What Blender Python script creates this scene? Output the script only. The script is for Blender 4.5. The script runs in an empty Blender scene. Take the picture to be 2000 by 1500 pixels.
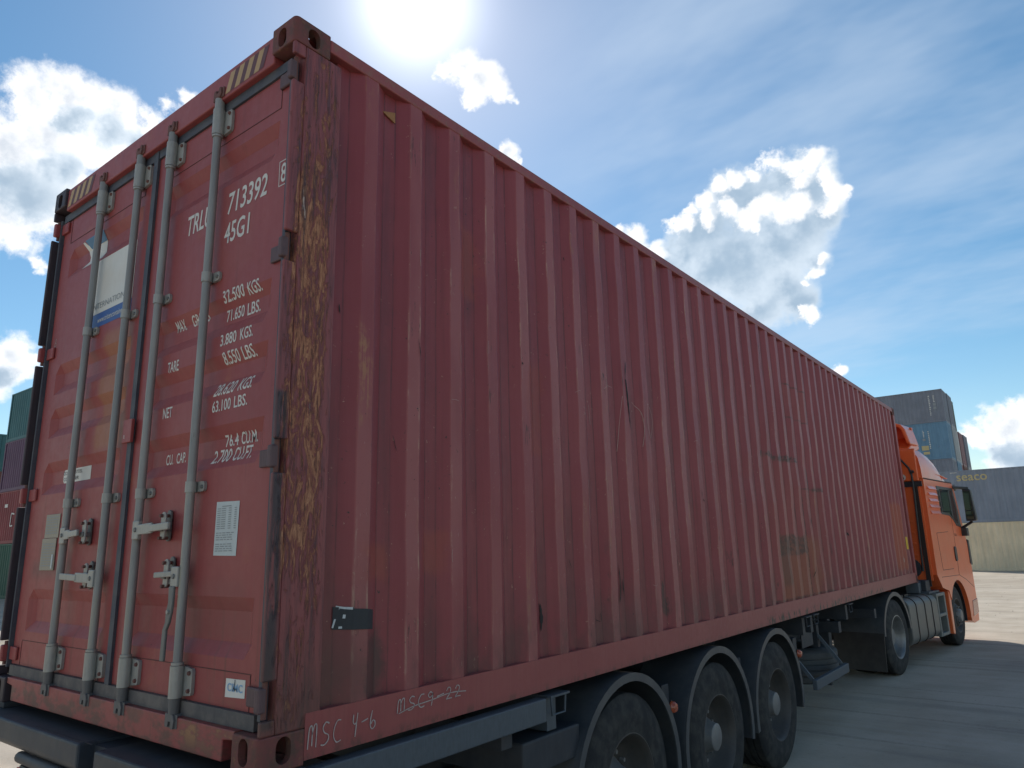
import bpy, bmesh, math, random
from mathutils import Vector, Matrix
random.seed(7)
C = bpy.context.scene.collection
SC = bpy.context.scene
R = math.radians
H0 = 1.13                       # underside of the near container above the ground
# ---------------------------------------------------------------- camera
cam_d = bpy.data.cameras.new('camera'); cam = bpy.data.objects.new('camera', cam_d); C.objects.link(cam)
cam_d.sensor_width = 36.0; cam_d.lens = 36.0 * 1399.09 / 2000.0
cam_d.clip_start = 0.05; cam_d.clip_end = 5000
FW = Vector((-0.595331, 0.772101, 0.222354)); RT = Vector((0.788482, 0.614622, -0.023126)); UP = Vector((0.154519, -0.161554, 0.974692))
m = Matrix((RT, UP, -FW)).transposed().to_4x4(); m.translation = (2.23945, -1.49882, 0.71594 + H0)
cam.matrix_world = m
SC.camera = cam
# ---------------------------------------------------------------- exposure and render
SC.view_settings.view_transform = 'Standard'; SC.view_settings.look = 'None'
SC.view_settings.exposure = 0.15; SC.view_settings.gamma = 1.0; SC.view_settings.use_curve_mapping = False
SC.render.engine = 'CYCLES'
SC.cycles.use_denoising = True
SC.cycles.max_bounces = 6; SC.cycles.diffuse_bounces = 3; SC.cycles.glossy_bounces = 3; SC.cycles.transmission_bounces = 6
SC.cycles.sample_clamp_indirect = 6.0
# ---------------------------------------------------------------- sun and sky
SUN_EL = 40.8; SUN_AZ = -45.7    # azimuth clockwise from +Y
SD = Vector((math.sin(R(SUN_AZ)) * math.cos(R(SUN_EL)), math.cos(R(SUN_AZ)) * math.cos(R(SUN_EL)), math.sin(R(SUN_EL))))
sl = bpy.data.lights.new('sun', 'SUN'); sl.energy = 4.0; sl.angle = R(0.5); sl.color = (1.0, 0.93, 0.83)
so = bpy.data.objects.new('sun', sl); C.objects.link(so); so.rotation_euler = SD.to_track_quat('Z', 'Y').to_euler(); so.location = (0, 0, 40)

# cumulus cloudlets: unit direction and angular radius
W1=[(-0.838,0.232,0.495,0.0338),(-0.820,0.271,0.504,0.0405),(-0.811,0.306,0.499,0.0326),(-0.846,0.258,0.467,0.0519),(-0.868,0.234,0.438,0.0454),
    (-0.836,0.298,0.462,0.0415),(-0.894,0.244,0.377,0.0460),(-0.877,0.272,0.395,0.0411),(-0.819,0.330,0.470,0.0242),(-0.765,0.372,0.526,0.0184),(-0.780,0.356,0.514,0.0171),
    (-0.901,0.260,0.347,0.0233),(-0.864,0.292,0.411,0.0297),(-0.799,0.342,0.495,0.0243),(-0.903,0.278,0.328,0.0106),(-0.934,0.274,0.229,0.0263),(-0.934,0.286,0.212,0.0206),
    (-0.944,0.269,0.191,0.0290),(-0.929,0.293,0.226,0.0107),(-0.532,0.599,0.598,0.0274),(-0.519,0.623,0.585,0.0303),(-0.507,0.640,0.577,0.0218),(-0.539,0.626,0.564,0.0159),
    (-0.552,0.584,0.595,0.0156),(-0.494,0.655,0.571,0.0093),(-0.524,0.683,0.509,0.0163),(-0.517,0.695,0.500,0.0089),(-0.035,0.990,0.140,0.0198),(-0.052,0.991,0.121,0.0283),
    (-0.072,0.992,0.107,0.0214),(-0.042,0.994,0.097,0.0349),(-0.087,0.990,0.107,0.0108),(-0.060,0.995,0.075,0.0199),(-0.018,0.992,0.126,0.0345),(-0.878,0.194,0.437,0.0495),
    (-0.908,0.211,0.363,0.0504)]
GC=[(-0.222,0.867,0.446,0.0309),(-0.190,0.880,0.435,0.0267),(-0.277,0.855,0.439,0.0330),(-0.327,0.852,0.408,0.0304),(-0.193,0.898,0.396,0.0256),(-0.214,0.911,0.352,0.0195),(-0.347,0.848,0.401,0.0238),(-0.236,0.925,0.299,0.0230),
    (-0.823,0.302,0.482,0.0214),(-0.834,0.268,0.483,0.0174),(-0.880,0.257,0.399,0.0319),(-0.859,0.272,0.433,0.0234),(-0.879,0.235,0.415,0.0228),
    (-0.816,0.328,0.475,0.0151),(-0.269,0.865,0.423,0.0494),(-0.298,0.887,0.353,0.0571),(-0.248,0.895,0.370,0.0461),(-0.328,0.876,0.354,0.0475),(-0.253,0.913,0.320,0.0364),
    (-0.362,0.851,0.381,0.0274),(-0.290,0.909,0.300,0.0336),(-0.295,0.848,0.439,0.0299),(-0.203,0.881,0.428,0.0288),(-0.223,0.893,0.390,0.0357),(-0.387,0.847,0.365,0.0276),
    (-0.057,0.994,0.090,0.0200),(-0.044,0.996,0.083,0.0233),(-0.940,0.274,0.201,0.0175),(-0.249,0.923,0.294,0.0199)]
W2=[(-0.219,0.861,0.459,0.0167),(-0.257,0.850,0.459,0.0130),(-0.180,0.887,0.426,0.0152),(-0.211,0.872,0.441,0.0128),
    (-0.234,0.852,0.468,0.0142),(-0.199,0.867,0.457,0.0191),(-0.185,0.878,0.441,0.0139),(-0.278,0.845,0.457,0.0171),(-0.301,0.840,0.452,0.0159),
    (-0.325,0.840,0.435,0.0161),(-0.345,0.838,0.424,0.0108),(-0.172,0.895,0.412,0.0152),(-0.186,0.896,0.404,0.0179),(-0.160,0.896,0.414,0.0088),(-0.253,0.873,0.417,0.0223),
    (-0.282,0.869,0.407,0.0199),(-0.217,0.883,0.416,0.0194),(-0.299,0.855,0.423,0.0160),(-0.326,0.850,0.415,0.0148),(-0.237,0.882,0.408,0.0170),(-0.277,0.878,0.391,0.0093),
    (-0.413,0.815,0.406,0.0179),(-0.395,0.835,0.384,0.0166),(-0.428,0.805,0.411,0.0097),(-0.365,0.836,0.410,0.0150),(-0.351,0.841,0.411,0.0122),(-0.409,0.827,0.386,0.0138),
    (-0.206,0.912,0.355,0.0097),(-0.215,0.916,0.339,0.0104),(-0.228,0.917,0.326,0.0079),(-0.228,0.933,0.277,0.0158),(-0.243,0.927,0.286,0.0079),(-0.218,0.938,0.269,0.0072),
    (-0.241,0.941,0.239,0.0053),(-0.227,0.946,0.232,0.0046),(-0.215,0.954,0.211,0.0104)]
class NT:
    """thin wrapper that makes node trees readable"""
    def __init__(s, tree): s.t = tree; s.L = tree.links
    def n(s, typ, **kw):
        q = s.t.nodes.new(typ)
        for k, v in kw.items(): setattr(q, k, v)
        return q
    def put(s, sock, v):
        if hasattr(v, 'is_output') or isinstance(v, bpy.types.NodeSocket): s.L.new(v, sock)
        elif v is not None:
            if isinstance(v, (tuple, list)) and sock.type == 'RGBA' and len(v) == 3: v = (*v, 1)
            sock.default_value = v
    def math(s, op, a, b=None, c=None, clamp=False):
        q = s.n('ShaderNodeMath', operation=op, use_clamp=clamp)
        for i, v in enumerate((a, b, c)):
            if v is not None: s.put(q.inputs[i], v)
        return q.outputs[0]
    def vm(s, op, a, b=None, scale=None):
        q = s.n('ShaderNodeVectorMath', operation=op); s.put(q.inputs[0], a)
        if b is not None: s.put(q.inputs[1], b)
        if scale is not None: s.put(q.inputs[3], scale)
        return q.outputs['Value'] if op in ('LENGTH', 'DISTANCE', 'DOT_PRODUCT') else q.outputs[0]
    def noise(s, vec, scale=5, detail=4, rough=.55, dist=0, color=False):
        q = s.n('ShaderNodeTexNoise'); s.put(q.inputs['Vector'], vec)
        q.inputs['Scale'].default_value = scale; q.inputs['Detail'].default_value = detail
        q.inputs['Roughness'].default_value = rough; q.inputs['Distortion'].default_value = dist
        return q.outputs['Color'] if color else q.outputs['Fac']
    def step(s, v, lo, hi, a=0., b=1.):
        q = s.n('ShaderNodeMapRange', interpolation_type='SMOOTHSTEP'); s.put(q.inputs[0], v)
        for i, x in enumerate((lo, hi, a, b)): s.put(q.inputs[i + 1], x)
        return q.outputs[0]
    def mix(s, f, a, b, mode='MIX'):
        q = s.n('ShaderNodeMix', data_type='RGBA', blend_type=mode, clamp_factor=True)
        s.put(q.inputs[0], f); s.put(q.inputs[6], a); s.put(q.inputs[7], b)
        return q.outputs[2]
    def sep(s, v):
        q = s.n('ShaderNodeSeparateXYZ'); s.put(q.inputs[0], v); return q.outputs
    def comb(s, x, y, z):
        q = s.n('ShaderNodeCombineXYZ')
        for i, v in enumerate((x, y, z)): s.put(q.inputs[i], v)
        return q.outputs[0]
    def scl(s, v, sc, loc=(0, 0, 0)):
        q = s.n('ShaderNodeMapping'); s.put(q.inputs[0], v); q.inputs['Scale'].default_value = sc; q.inputs['Location'].default_value = loc
        return q.outputs[0]
    def coord(s, k='Object'): return s.n('ShaderNodeTexCoord').outputs[k]
    def mul(s, a, b): return s.math('MULTIPLY', a, b)
    def add(s, a, b): return s.math('ADD', a, b)
    def box(s, u, v, u0, u1, v0, v1, soft=.02):
        a = s.mul(s.step(u, u0 - soft, u0 + soft), s.step(u, u1 - soft, u1 + soft, 1., 0.))
        b = s.mul(s.step(v, v0 - soft, v0 + soft), s.step(v, v1 - soft, v1 + soft, 1., 0.))
        return s.mul(a, b)

W = bpy.data.worlds.new('World'); SC.world = W; W.use_nodes = True
W.cycles.sampling_method = 'NONE'
def build_world():
    t = W.node_tree; t.nodes.clear(); N = NT(t)
    out = N.n('ShaderNodeOutputWorld'); bg = N.n('ShaderNodeBackground'); t.links.new(bg.outputs[0], out.inputs[0])
    K = 0.105; bg.inputs['Strength'].default_value = K
    sky = N.n('ShaderNodeTexSky', sky_type='NISHITA', sun_disc=False)
    sky.sun_elevation = R(SUN_EL); sky.sun_rotation = R(SUN_AZ); sky.altitude = 0
    sky.air_density = 1.0; sky.dust_density = 0.2; sky.ozone_density = 0.6
    d = N.vm('NORMALIZE', N.coord('Generated'))
    hs = N.n('ShaderNodeHueSaturation'); hs.inputs['Hue'].default_value = .490; hs.inputs['Saturation'].default_value = 1.30; N.put(hs.inputs['Color'], sky.outputs[0]); col = hs.outputs[0]
    z = N.sep(d)[2]
    # thin high cirrus, brighter towards the sun
    dots = N.vm('DOT_PRODUCT', d, tuple(SD))
    zc = N.math('MAXIMUM', z, 0.02)
    pl = N.vm('SCALE', d, scale=N.math('DIVIDE', 1.0, N.add(zc, 0.25)))
    rot = N.n('ShaderNodeMapping'); N.put(rot.inputs[0], pl); rot.inputs['Rotation'].default_value = (0, 0, R(62)); rot.inputs['Scale'].default_value = (.7, 1.5, 1.0)
    ci = N.noise(rot.outputs[0], 1.7, 5, .62, 0)
    big = N.noise(pl, .9, 2, .5)
    cim = N.mul(N.step(ci, .34, .74), N.step(N.add(big, N.mul(N.step(N.vm('DISTANCE', d, (-0.16, 0.87, 0.47)), .12, .55, .25, -.08), 1.)), .42, .74))
    cim = N.mul(cim, N.step(z, .02, .25))
    col = N.mix(N.mul(cim, .42), col, tuple(c / K for c in (.66, .76, .88)))
    # bright hazy air around the sun
    au = N.math('POWER', N.math('MAXIMUM', dots, 0.), 22)
    au2 = N.math('POWER', N.math('MAXIMUM', dots, 0.), 520)
    glow = N.add(N.mul(au, .06 / K), N.mul(au2, 1.0 / K))
    col = N.mix(1.0, col, N.vm('SCALE', (1.0, 1.0, 1.0), scale=glow), 'ADD')
    # cumulus: soft blobs in direction space, broken up by turbulence
    c1 = N.noise(d, 13, 4, .6, color=True); c2 = N.noise(d, 46, 5, .68, color=True)
    w1 = N.vm('SUBTRACT', c1, (.5, .5, .5)); w2 = N.vm('SUBTRACT', c2, (.5, .5, .5))
    dw = N.vm('ADD', d, N.vm('ADD', N.vm('SCALE', w1, scale=.060), N.vm('SCALE', w2, scale=.020)))
    def field(L, k, g):
        acc = None
        for (x, y, zz, r) in L:
            f = N.math('MULTIPLY_ADD', N.vm('DISTANCE', dw, (x, y, zz)), -1.0 / (r * g), 1.0)
            acc = f if acc is None else N.math('SMOOTH_MAX', acc, f, k)
        return acc
    fine = N.sep(c2)[0]; mid = N.sep(c1)[1]
    fa = field(W1, .4, 1.08); fg = field(GC, .5, 1.22); fb = field(W2, .45, 1.10)
    # clouds elsewhere in the sky, same kind as the ones in view
    gen = N.noise(pl, 1.9, 5, .58, 0)
    away = N.step(N.vm('DOT_PRODUCT', d, tuple(FW)), .50, .72, 1., 0.)
    fo = N.mul(N.math('MULTIPLY_ADD', N.add(gen, -.545), 9.0, 0.), 1.0)
    fo = N.add(fo, N.mul(N.add(away, -1.), 6.0))
    fo = N.add(fo, N.step(z, .0, .10, -4., 0.))
    def layer(col, f, edge, white, grey, g0, g1, alpha, soft=.34):
        f = N.add(f, N.mul(N.add(fine, -.5), edge))
        a = N.mul(N.step(f, .0, soft), alpha)
        sh = N.step(N.add(f, N.mul(N.add(mid, -.5), 1.6)), g0, g1)
        c = N.mix(sh, tuple(v / K for v in white), tuple(v / K for v in grey))
        return N.mix(a, col, c)
    col = layer(col, fo, .6, (1.05, 1.05, 1.05), (.62, .66, .72), .6, 1.6, .96)
    col = layer(col, fa, .85, (1.06, 1.06, 1.07), (.62, .68, .76), .40, 1.35, .96, .55)
    col = layer(col, fg, .45, (.70, .80, .90), (.37, .49, .62), .05, .95, .95, .5)
    col = layer(col, fb, .85, (1.02, 1.03, 1.05), (.80, .86, .92), .60, 1.7, .96, .55)
    t.links.new(col, bg.inputs['Color'])
build_world()
# ---------------------------------------------------------------- materials
MATS = {}
def mat(name, fn):
    mt = bpy.data.materials.new(name); mt.use_nodes = True; t = mt.node_tree; t.nodes.clear(); N = NT(t)
    o = N.n('ShaderNodeOutputMaterial'); p = N.n('ShaderNodeBsdfPrincipled'); t.links.new(p.outputs[0], o.inputs[0])
    r = fn(N)
    for k, v in r.items():
        if k == 'bump':
            b = N.n('ShaderNodeBump'); b.inputs['Strength'].default_value = v[1]; b.inputs['Distance'].default_value = v[2]
            N.put(b.inputs['Height'], v[0]); t.links.new(b.outputs[0], p.inputs['Normal'])
        else: N.put(p.inputs[k], v)
    MATS[name] = mt
    return mt
def plain(name, col, rough=.5, metal=0., var=.18, scale=9, spec=.5, coat=0., dust=0., dustcol=(.30, .27, .22)):
    """paint, metal or rubber with mottling, grime and a little dust"""
    def fn(N):
        v = N.coord()
        a = N.noise(v, scale, 5, .6); b = N.noise(N.scl(v, (3, 3, .5)), scale * 1.4, 4, .6)
        k = N.math('MULTIPLY_ADD', N.add(a, b), var * 2, 1 - var * 2)
        c = N.mix(1., col, N.vm('SCALE', (1., 1., 1.), scale=k), 'MULTIPLY')
        if dust: c = N.mix(N.mul(N.step(N.noise(v, scale * .7, 6, .65), .35, .75), dust), c, dustcol)
        return {'Base Color': c, 'Roughness': N.math('MULTIPLY_ADD', a, .25, rough - .12), 'Metallic': metal, 'Specular IOR Level': spec, 'Coat Weight': coat, 'Coat Roughness': .12,
                'bump': (b, .06, .01)}
    return mat(name, fn)
PITCH = .278; PH0 = .42
def red_paint(name, base, faded, side=False, door=False, rail=False):
    def fn(N):
        v = N.coord(); x, y, z = N.sep(v)[0], N.sep(v)[1], N.sep(v)[2]
        big = N.noise(v, 1.1, 4, .6); fine = N.noise(v, 26, 6, .65)
        streak = N.noise(N.scl(v, (14, 14, .55)), 1.6, 6, .62)
        c = N.mix(N.step(N.add(N.mul(big, .7), N.mul(streak, .5)), .42, .80), base, faded)
        c = N.mix(N.mul(N.step(streak, .52, .74), .45), c, tuple(b * .55 for b in base))
        c = N.mix(N.mul(N.step(fine, .58, .75), .25), c, (.17, .075, .05))
        bump = N.add(N.mul(fine, .25), N.mul(big, 1.0))
        if side:
            # position inside one corrugation: 0 at the middle of an outer flat
            ph = N.math('ABSOLUTE', N.math('WRAP', N.add(y, -PH0), PITCH / 2, -PITCH / 2))
            flat = N.step(ph, .034, .046, 1., 0.)
            edge = N.mul(N.step(ph, .024, .034), N.step(ph, .036, .044, 1., 0.))
            wear = N.noise(N.scl(v, (1, 1, .6)), 5.5, 6, .7); wear2 = N.noise(N.scl(v, (30, 30, 1.6)), 3.0, 5, .7)
            patch = N.noise(N.scl(v, (1, 1.3, .45)), 1.5, 3, .55)
            c = N.mix(N.mul(flat, N.step(patch, .36, .62, .10, .60)), c, (.375, .125, .118))
            c = N.mix(N.mul(edge, N.mul(N.mul(N.step(wear, .46, .62), N.step(patch, .42, .6, .15, 1.)), N.step(wear2, .42, .58, .0, .75))), c, (.50, .31, .22))
            c = N.mix(N.mul(N.step(ph, .02, .05, 1., .12), N.mul(N.step(wear, .57, .66), N.step(wear2, .53, .60))), c, (.055, .030, .025))
            # thin knocks and scratches
            sc = N.noise(N.scl(v, (40, 40, 5)), 3.2, 3, .6)
            c = N.mix(N.mul(N.step(sc, .735, .75), N.step(N.noise(v, 1.7, 2), .5, .62)), c, (.03, .02, .018))
            sc2 = N.noise(N.scl(v, (10, 60, 4), (3, 1, 2)), 3.4, 3, .6)
            c = N.mix(N.mul(N.mul(flat, N.step(sc2, .69, .72)), N.step(z, 2.0, 1.2, 0., .8)), c, (.55, .40, .32))
            # hollows darkened in vertical streaks, thin dark line where slope and hollow meet
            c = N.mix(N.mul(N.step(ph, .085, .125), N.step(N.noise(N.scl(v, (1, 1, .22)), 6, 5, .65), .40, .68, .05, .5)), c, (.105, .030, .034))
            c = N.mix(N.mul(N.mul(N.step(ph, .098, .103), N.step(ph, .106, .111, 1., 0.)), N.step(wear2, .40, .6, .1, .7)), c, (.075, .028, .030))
            # small chips all over
            chip = N.noise(v, 34, 4, .75)
            c = N.mix(N.mul(N.step(chip, .66, .69), N.step(wear, .42, .6)), c, (.40, .22, .16))
            c = N.mix(N.mul(N.step(chip, .335, .31), N.step(patch, .40, .6)), c, (.045, .024, .024))
            # orange rust ridges around the middle of the wall
            ro = N.noise(N.scl(v, (1, 3.6, .9), (0, 5, 2)), 1.3, 4, .6)
            c = N.mix(N.mul(N.mul(flat, N.step(ro, .54, .68)), N.step(N.add(N.mul(wear2, .6), N.mul(fine, .4)), .46, .58, .0, .85)), c, (.37, .165, .085))
            # grime above the bottom rail, also painting the wall's shade towards the bottom
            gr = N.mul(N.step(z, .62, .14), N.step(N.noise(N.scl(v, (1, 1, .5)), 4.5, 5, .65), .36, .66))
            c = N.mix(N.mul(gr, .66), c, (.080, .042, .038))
            bl = N.mul(N.box(y, z, 1.9, 9.3, .16, .62, .2), N.step(N.noise(N.scl(v, (1, 4, 1.1), (2, 2, 7)), 2.0, 5, .7), .60, .66))
            c = N.mix(N.mul(bl, .8), c, (.035, .028, .026))
            # welded repair with bare brown primer and an unpainted dark strip
            jit = N.mul(N.add(N.noise(v, 7, 4, .6), -.5), .22); yj = N.add(y, jit); zj = N.add(z, N.mul(jit, .6))
            c = N.mix(N.mul(N.box(yj, zj, 5.45, 6.75, .15, .74, .06), N.step(streak, .28, .58, .3, .9)), c, (.27, .085, .048))
            c = N.mix(N.mul(N.box(yj, zj, 5.52, 6.40, .58, .76, .02), N.step(fine, .38, .58, .3, .9)), c, (.055, .045, .04))
            c = N.mix(N.mul(N.box(yj, zj, 5.50, 5.72, .30, .72, .03), .5), c, (.07, .055, .045))
            c = N.mix(N.mul(N.box(y, zj, 5.20, 6.40, 1.50, 1.555, .012), N.step(fine, .40, .55, .2, .9)), c, (.06, .035, .03))
            c = N.mix(N.mul(N.box(y, zj, 6.75, 7.15, 1.24, 1.28, .015), .6), c, (.06, .035, .03))
            for (a, b, s0, s1) in ((6.05, 6.12, .80, 1.35), (6.32, 6.39, .76, 1.25), (6.62, 6.70, .95, 1.50), (5.78, 5.83, .76, 1.1)):
                c = N.mix(N.mul(N.box(y, zj, a, b, s0, s1, .02), N.step(wear2, .40, .52, .1, .9)), c, (.05, .04, .038))
            # outlines of older welded patches
            for (a, b_, s0, s1) in ((5.20, 6.42, .17, 1.53), (6.10, 6.85, 1.98, 2.36), (6.42, 7.20, .17, 1.26)):
                ins = N.box(y, z, a, b_, s0, s1, .006)
                rim_ = N.math('SUBTRACT', ins, N.box(y, z, a + .022, b_ - .022, s0 + .018, s1 - .018, .006), clamp=True)
                c = N.mix(N.mul(ins, .16), c, (.30, .075, .045))
                c = N.mix(N.mul(rim_, N.step(fine, .38, .58, .15, .75)), c, (.085, .040, .034))
            # touched-up rectangles, redder paint
            for (a, b, s0, s1, f) in ((10.85, 11.62, .25, 1.25, .75), (.44, .60, .60, .74, .35), (.78, .93, .62, .80, .3), (1.02, 1.16, 1.95, 2.35, .35), (1.56, 1.70, 1.2, 1.7, .25)):
                c = N.mix(N.mul(N.box(yj, zj, a, b, s0, s1, .03), f), c, (.36, .075, .035))
            # ghost of a torn placard
            c = N.mix(N.mul(N.box(yj, zj, .47, .56, .08, .40, .04), .7), c, (.05, .04, .035))
            c = N.mix(N.mul(N.step(y, .62, .22), N.mul(N.step(z, .9, .1), .5)), c, (.12, .06, .045))
        if rail:
            dr = N.noise(N.scl(v, (1, 5, 2.2)), 3.0, 6, .72)
            c = N.mix(N.mul(N.box(y, z, 4.9, 9.6, -.1, .075, .03), N.step(dr, .50, .56)), c, (.030, .024, .022))
            c = N.mix(N.mul(N.step(z, .06, .02), N.step(dr, .48, .60, .1, .6)), c, (.09, .05, .04))
            c = N.mix(N.mul(N.step(z, 2.7, 2.8), N.step(fine, .48, .68, .0, .6)), c, (.24, .14, .095))
        if door:
            rf = N.noise(v, 3.0, 5, .65)
            c = N.mix(N.mul(N.step(rf, .60, .75), .45), c, (.36, .12, .06))
            for (a, b, s0, s1, f, cc) in ((-1.64, -1.33, 1.24, 1.86, .55, (.34, .15, .055)), (-2.25, -1.75, .62, .70, .5, (.12, .05, .05)), (-.62, -.20, .40, .62, .3, (.19, .06, .055)), (-.70, -.30, 1.9, 2.30, .25, (.28, .075, .06))):
                c = N.mix(N.mul(N.box(N.add(x, N.mul(N.add(rf, -.5), .2)), z, a, b, s0, s1, .03), f), c, cc)
            sp = N.noise(N.scl(v, (1, 1, .6), (4, 0, 1)), 8, 5, .7)
            c = N.mix(N.mul(N.step(sp, .68, .72), N.step(z, 1.5, .9, .1, .9)), c, (.045, .025, .022))
            st = N.noise(N.scl(v, (18, 1, .8)), 1.3, 4, .6)
            dt = N.noise(N.scl(v, (1, 1, 2.0)), 6, 6, .7)
            c = N.mix(N.mul(N.step(z, .24, .06), N.step(dt, .42, .60, .05, .8)), c, (.085, .05, .04))
            c = N.mix(N.mul(N.box(x, z, -.55, -.16, .05, .17, .05), N.step(dt, .50, .62)), c, (.28, .13, .06))
            c = N.mix(N.mul(N.step(st, .55, .72), N.step(z, .65, .2, .1, .55)), c, (.12, .055, .04))
        return {'Base Color': c, 'Roughness': N.math('MULTIPLY_ADD', fine, .3, .34), 'Specular IOR Level': .45, 'bump': (bump, .10, .02)}
    return mat(name, fn)
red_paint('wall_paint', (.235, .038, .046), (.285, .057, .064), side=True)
red_paint('door_paint', (.270, .049, .050), (.320, .070, .066), door=True)
red_paint('rail_paint', (.265, .058, .058), (.320, .085, .080), rail=True)
def f_post(N):
    v = N.coord(); x, y, z = N.sep(v)[0], N.sep(v)[1], N.sep(v)[2]
    s1 = N.noise(N.scl(v, (12, 12, 3.0)), 2.5, 9, .74, 1.1); s2 = N.noise(N.scl(v, (22, 22, 1.6), (3, 3, 3)), 2.2, 7, .7, .3)
    s3 = N.noise(N.scl(v, (30, 30, 5)), 3.2, 6, .72); lo = N.noise(N.scl(v, (3, 3, .6), (7, 1, 2)), 1.6, 3, .5)
    c = N.mix(N.step(s2, .40, .62), (.26, .066, .066), (.16, .045, .048))
    inner = N.mul(N.step(y, .0, .05), N.step(y, .185, .23, 1., 0.)); mid = N.mul(inner, N.mul(N.step(z, .35, .8, .35, 1.), N.step(z, 2.7, 1.8, .30, 1.)))
    peel = N.add(N.add(s1, N.mul(N.add(s3, -.5), .35)), N.mul(N.add(mid, -.6), .17))
    peel = N.add(peel, N.mul(N.add(lo, -.5), .25))
    c = N.mix(N.step(peel, .532, .548), c, (.25, .085, .055))
    c = N.mix(N.step(peel, .570, .600), c, N.mix(N.step(s3, .36, .60), (.48, .235, .13), (.27, .105, .06)))
    c = N.mix(N.mul(N.mul(N.step(s3, .54, .60), N.step(peel, .50, .54)), .8), c, (.095, .040, .032))
    dk = N.mul(N.step(N.add(s2, N.mul(N.add(lo, -.5), .3)), .57, .63), N.step(y, .0, .22, 1., .55))
    c = N.mix(N.mul(dk, .75), c, (.055, .036, .038))
    c = N.mix(N.mul(N.box(y, z, .0, .045, .14, 1.3, .012), N.step(s2, .36, .48, .2, .9)), c, (.038, .034, .04))
    c = N.mix(N.step(s2, .68, .70), c, (.45, .36, .32))
    c = N.mix(N.mul(N.step(z, .5, .12), .55), c, (.10, .05, .036))
    return {'Base Color': c, 'Roughness': N.step(peel, .45, .6, .5, .9), 'bump': (N.add(N.mul(N.step(peel, .49, .56), -1.), N.mul(s3, .5)), .55, .006)}
mat('rusty_post', f_post)
plain('post_dark', (.040, .028, .036), .6, 0, .3, 9, dust=.3, dustcol=(.075, .035, .038))  # left post's channel shade put into its colour
def f_cast(N):
    v = N.coord(); s1 = N.noise(v, 13, 7, .68); s2 = N.noise(v, 40, 5, .6)
    c = N.mix(N.step(s1, .42, .62), (.17, .05, .045), (.10, .05, .038))
    c = N.mix(N.mul(N.step(s2, .55, .7), .6), c, (.22, .10, .05))
    return {'Base Color': c, 'Roughness': .72, 'bump': (s1, .3, .006)}
mat('casting', f_cast)
def f_rod(N):
    v = N.coord(); s = N.noise(N.scl(v, (1, 1, .25)), 30, 5, .65); b = N.noise(N.scl(v, (4, 4, .8)), 2.2, 4, .6); z = N.sep(v)[2]
    c = N.mix(N.step(b, .38, .66), (.225, .222, .218), (.305, .296, .280))
    c = N.mix(N.mul(N.step(b, .54, .70), N.step(z, 1.1, .55, 0., .7)), c, (.30, .245, .13))
    c = N.mix(N.mul(N.step(s, .62, .72), .5), c, (.12, .105, .09))
    return {'Base Color': c, 'Roughness': .5, 'Metallic': .15, 'bump': (s, .15, .003)}
mat('rod_paint', f_rod)
plain('zinc', (.335, .325, .300), .48, .25, .22, 20)
plain('zinc_dark', (.17, .17, .165), .55, .4, .25, 25)
plain('cam_rust', (.14, .06, .05), .75, 0, .3, 30)
plain('hinge_dark', (.105, .062, .068), .6, 0, .3, 30)
plain('cam_grey', (.12, .115, .115), .62, .1, .25, 30)
plain('gasket', (.052, .058, .078), .6, 0, .2, 14, dust=.35, dustcol=(.16, .16, .15))
plain('gasket_dusty', (.085, .080, .082), .75, 0, .3, 14, dust=.6, dustcol=(.22, .19, .165))
plain('hazard_dark', (.12, .045, .052), .6, 0, .2, 20)
plain('letter_white', (.62, .60, .56), .6, 0, .10, 30)
plain('vinyl_white', (.66, .65, .61), .5, 0, .07, 5, dust=.25, dustcol=(.55, .42, .28))
plain('paper_white', (.50, .54, .54), .6, 0, .05, 12)
plain('print_grey', (.26, .28, .29), .7, 0, .05, 12)
plain('vinyl_blue', (.035, .095, .30), .45, 0, .10, 5)
plain('logo_blue', (.06, .17, .30), .5, 0, .10, 5)
plain('print_blue', (.20, .38, .58), .5, 0, .05, 12)
plain('plate_tin', (.30, .265, .215), .5, .3, .15, 20)
plain('hazard_yellow', (.45, .285, .135), .55, 0, .15, 20)
plain('sticker_yellow', (.66, .42, .03), .5, 0, .1, 20)
plain('black_print', (.030, .028, .034), .6, 0, .1, 20)
plain('chalk', (.42, .36, .34), .9, 0, .25, 60)
plain('scratch', (.40, .26, .23), .8, 0, .2, 60)
plain('tear_black', (.022, .026, .032), .6, 0, .2, 20)
plain('sticker_edge', (.52, .55, .56), .6, 0, .2, 40)
plain('chassis', (.028, .034, .045), .6, .1, .25, 9, dust=.35, dustcol=(.085, .082, .078))
plain('bumper_paint', (.036, .043, .056), .55, .1, .3, 7, dust=.4, dustcol=(.11, .105, .10))
plain('galvanised', (.080, .098, .118), .58, .2, .25, 30)
plain('mudguard', (.050, .057, .066), .45, 0, .12, 9, dust=.4, dustcol=(.13, .13, .125))
plain('spare_rubber', (.075, .078, .080), .85, 0, .2, 12)
def f_tyre(N):
    v = N.coord(); a = N.noise(v, 12, 5, .6); r = N.noise(v, 60, 3, .6)
    c = N.mix(N.step(a, .35, .7), (.022, .023, .025), (.052, .050, .047))
    return {'Base Color': c, 'Roughness': .82, 'Specular IOR Level': .3, 'bump': (r, .12, .004)}
mat('tyre_rubber', f_tyre)
plain('rim_steel', (.065, .062, .060), .6, .25, .25, 12, dust=.55, dustcol=(.10, .085, .07))
plain('rim_alloy', (.26, .26, .255), .42, .6, .18, 14, dust=.35, dustcol=(.14, .12, .10))
plain('hub_grey', (.20, .20, .20), .5, .2, .15, 20, dust=.3, dustcol=(.12, .10, .08))
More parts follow.
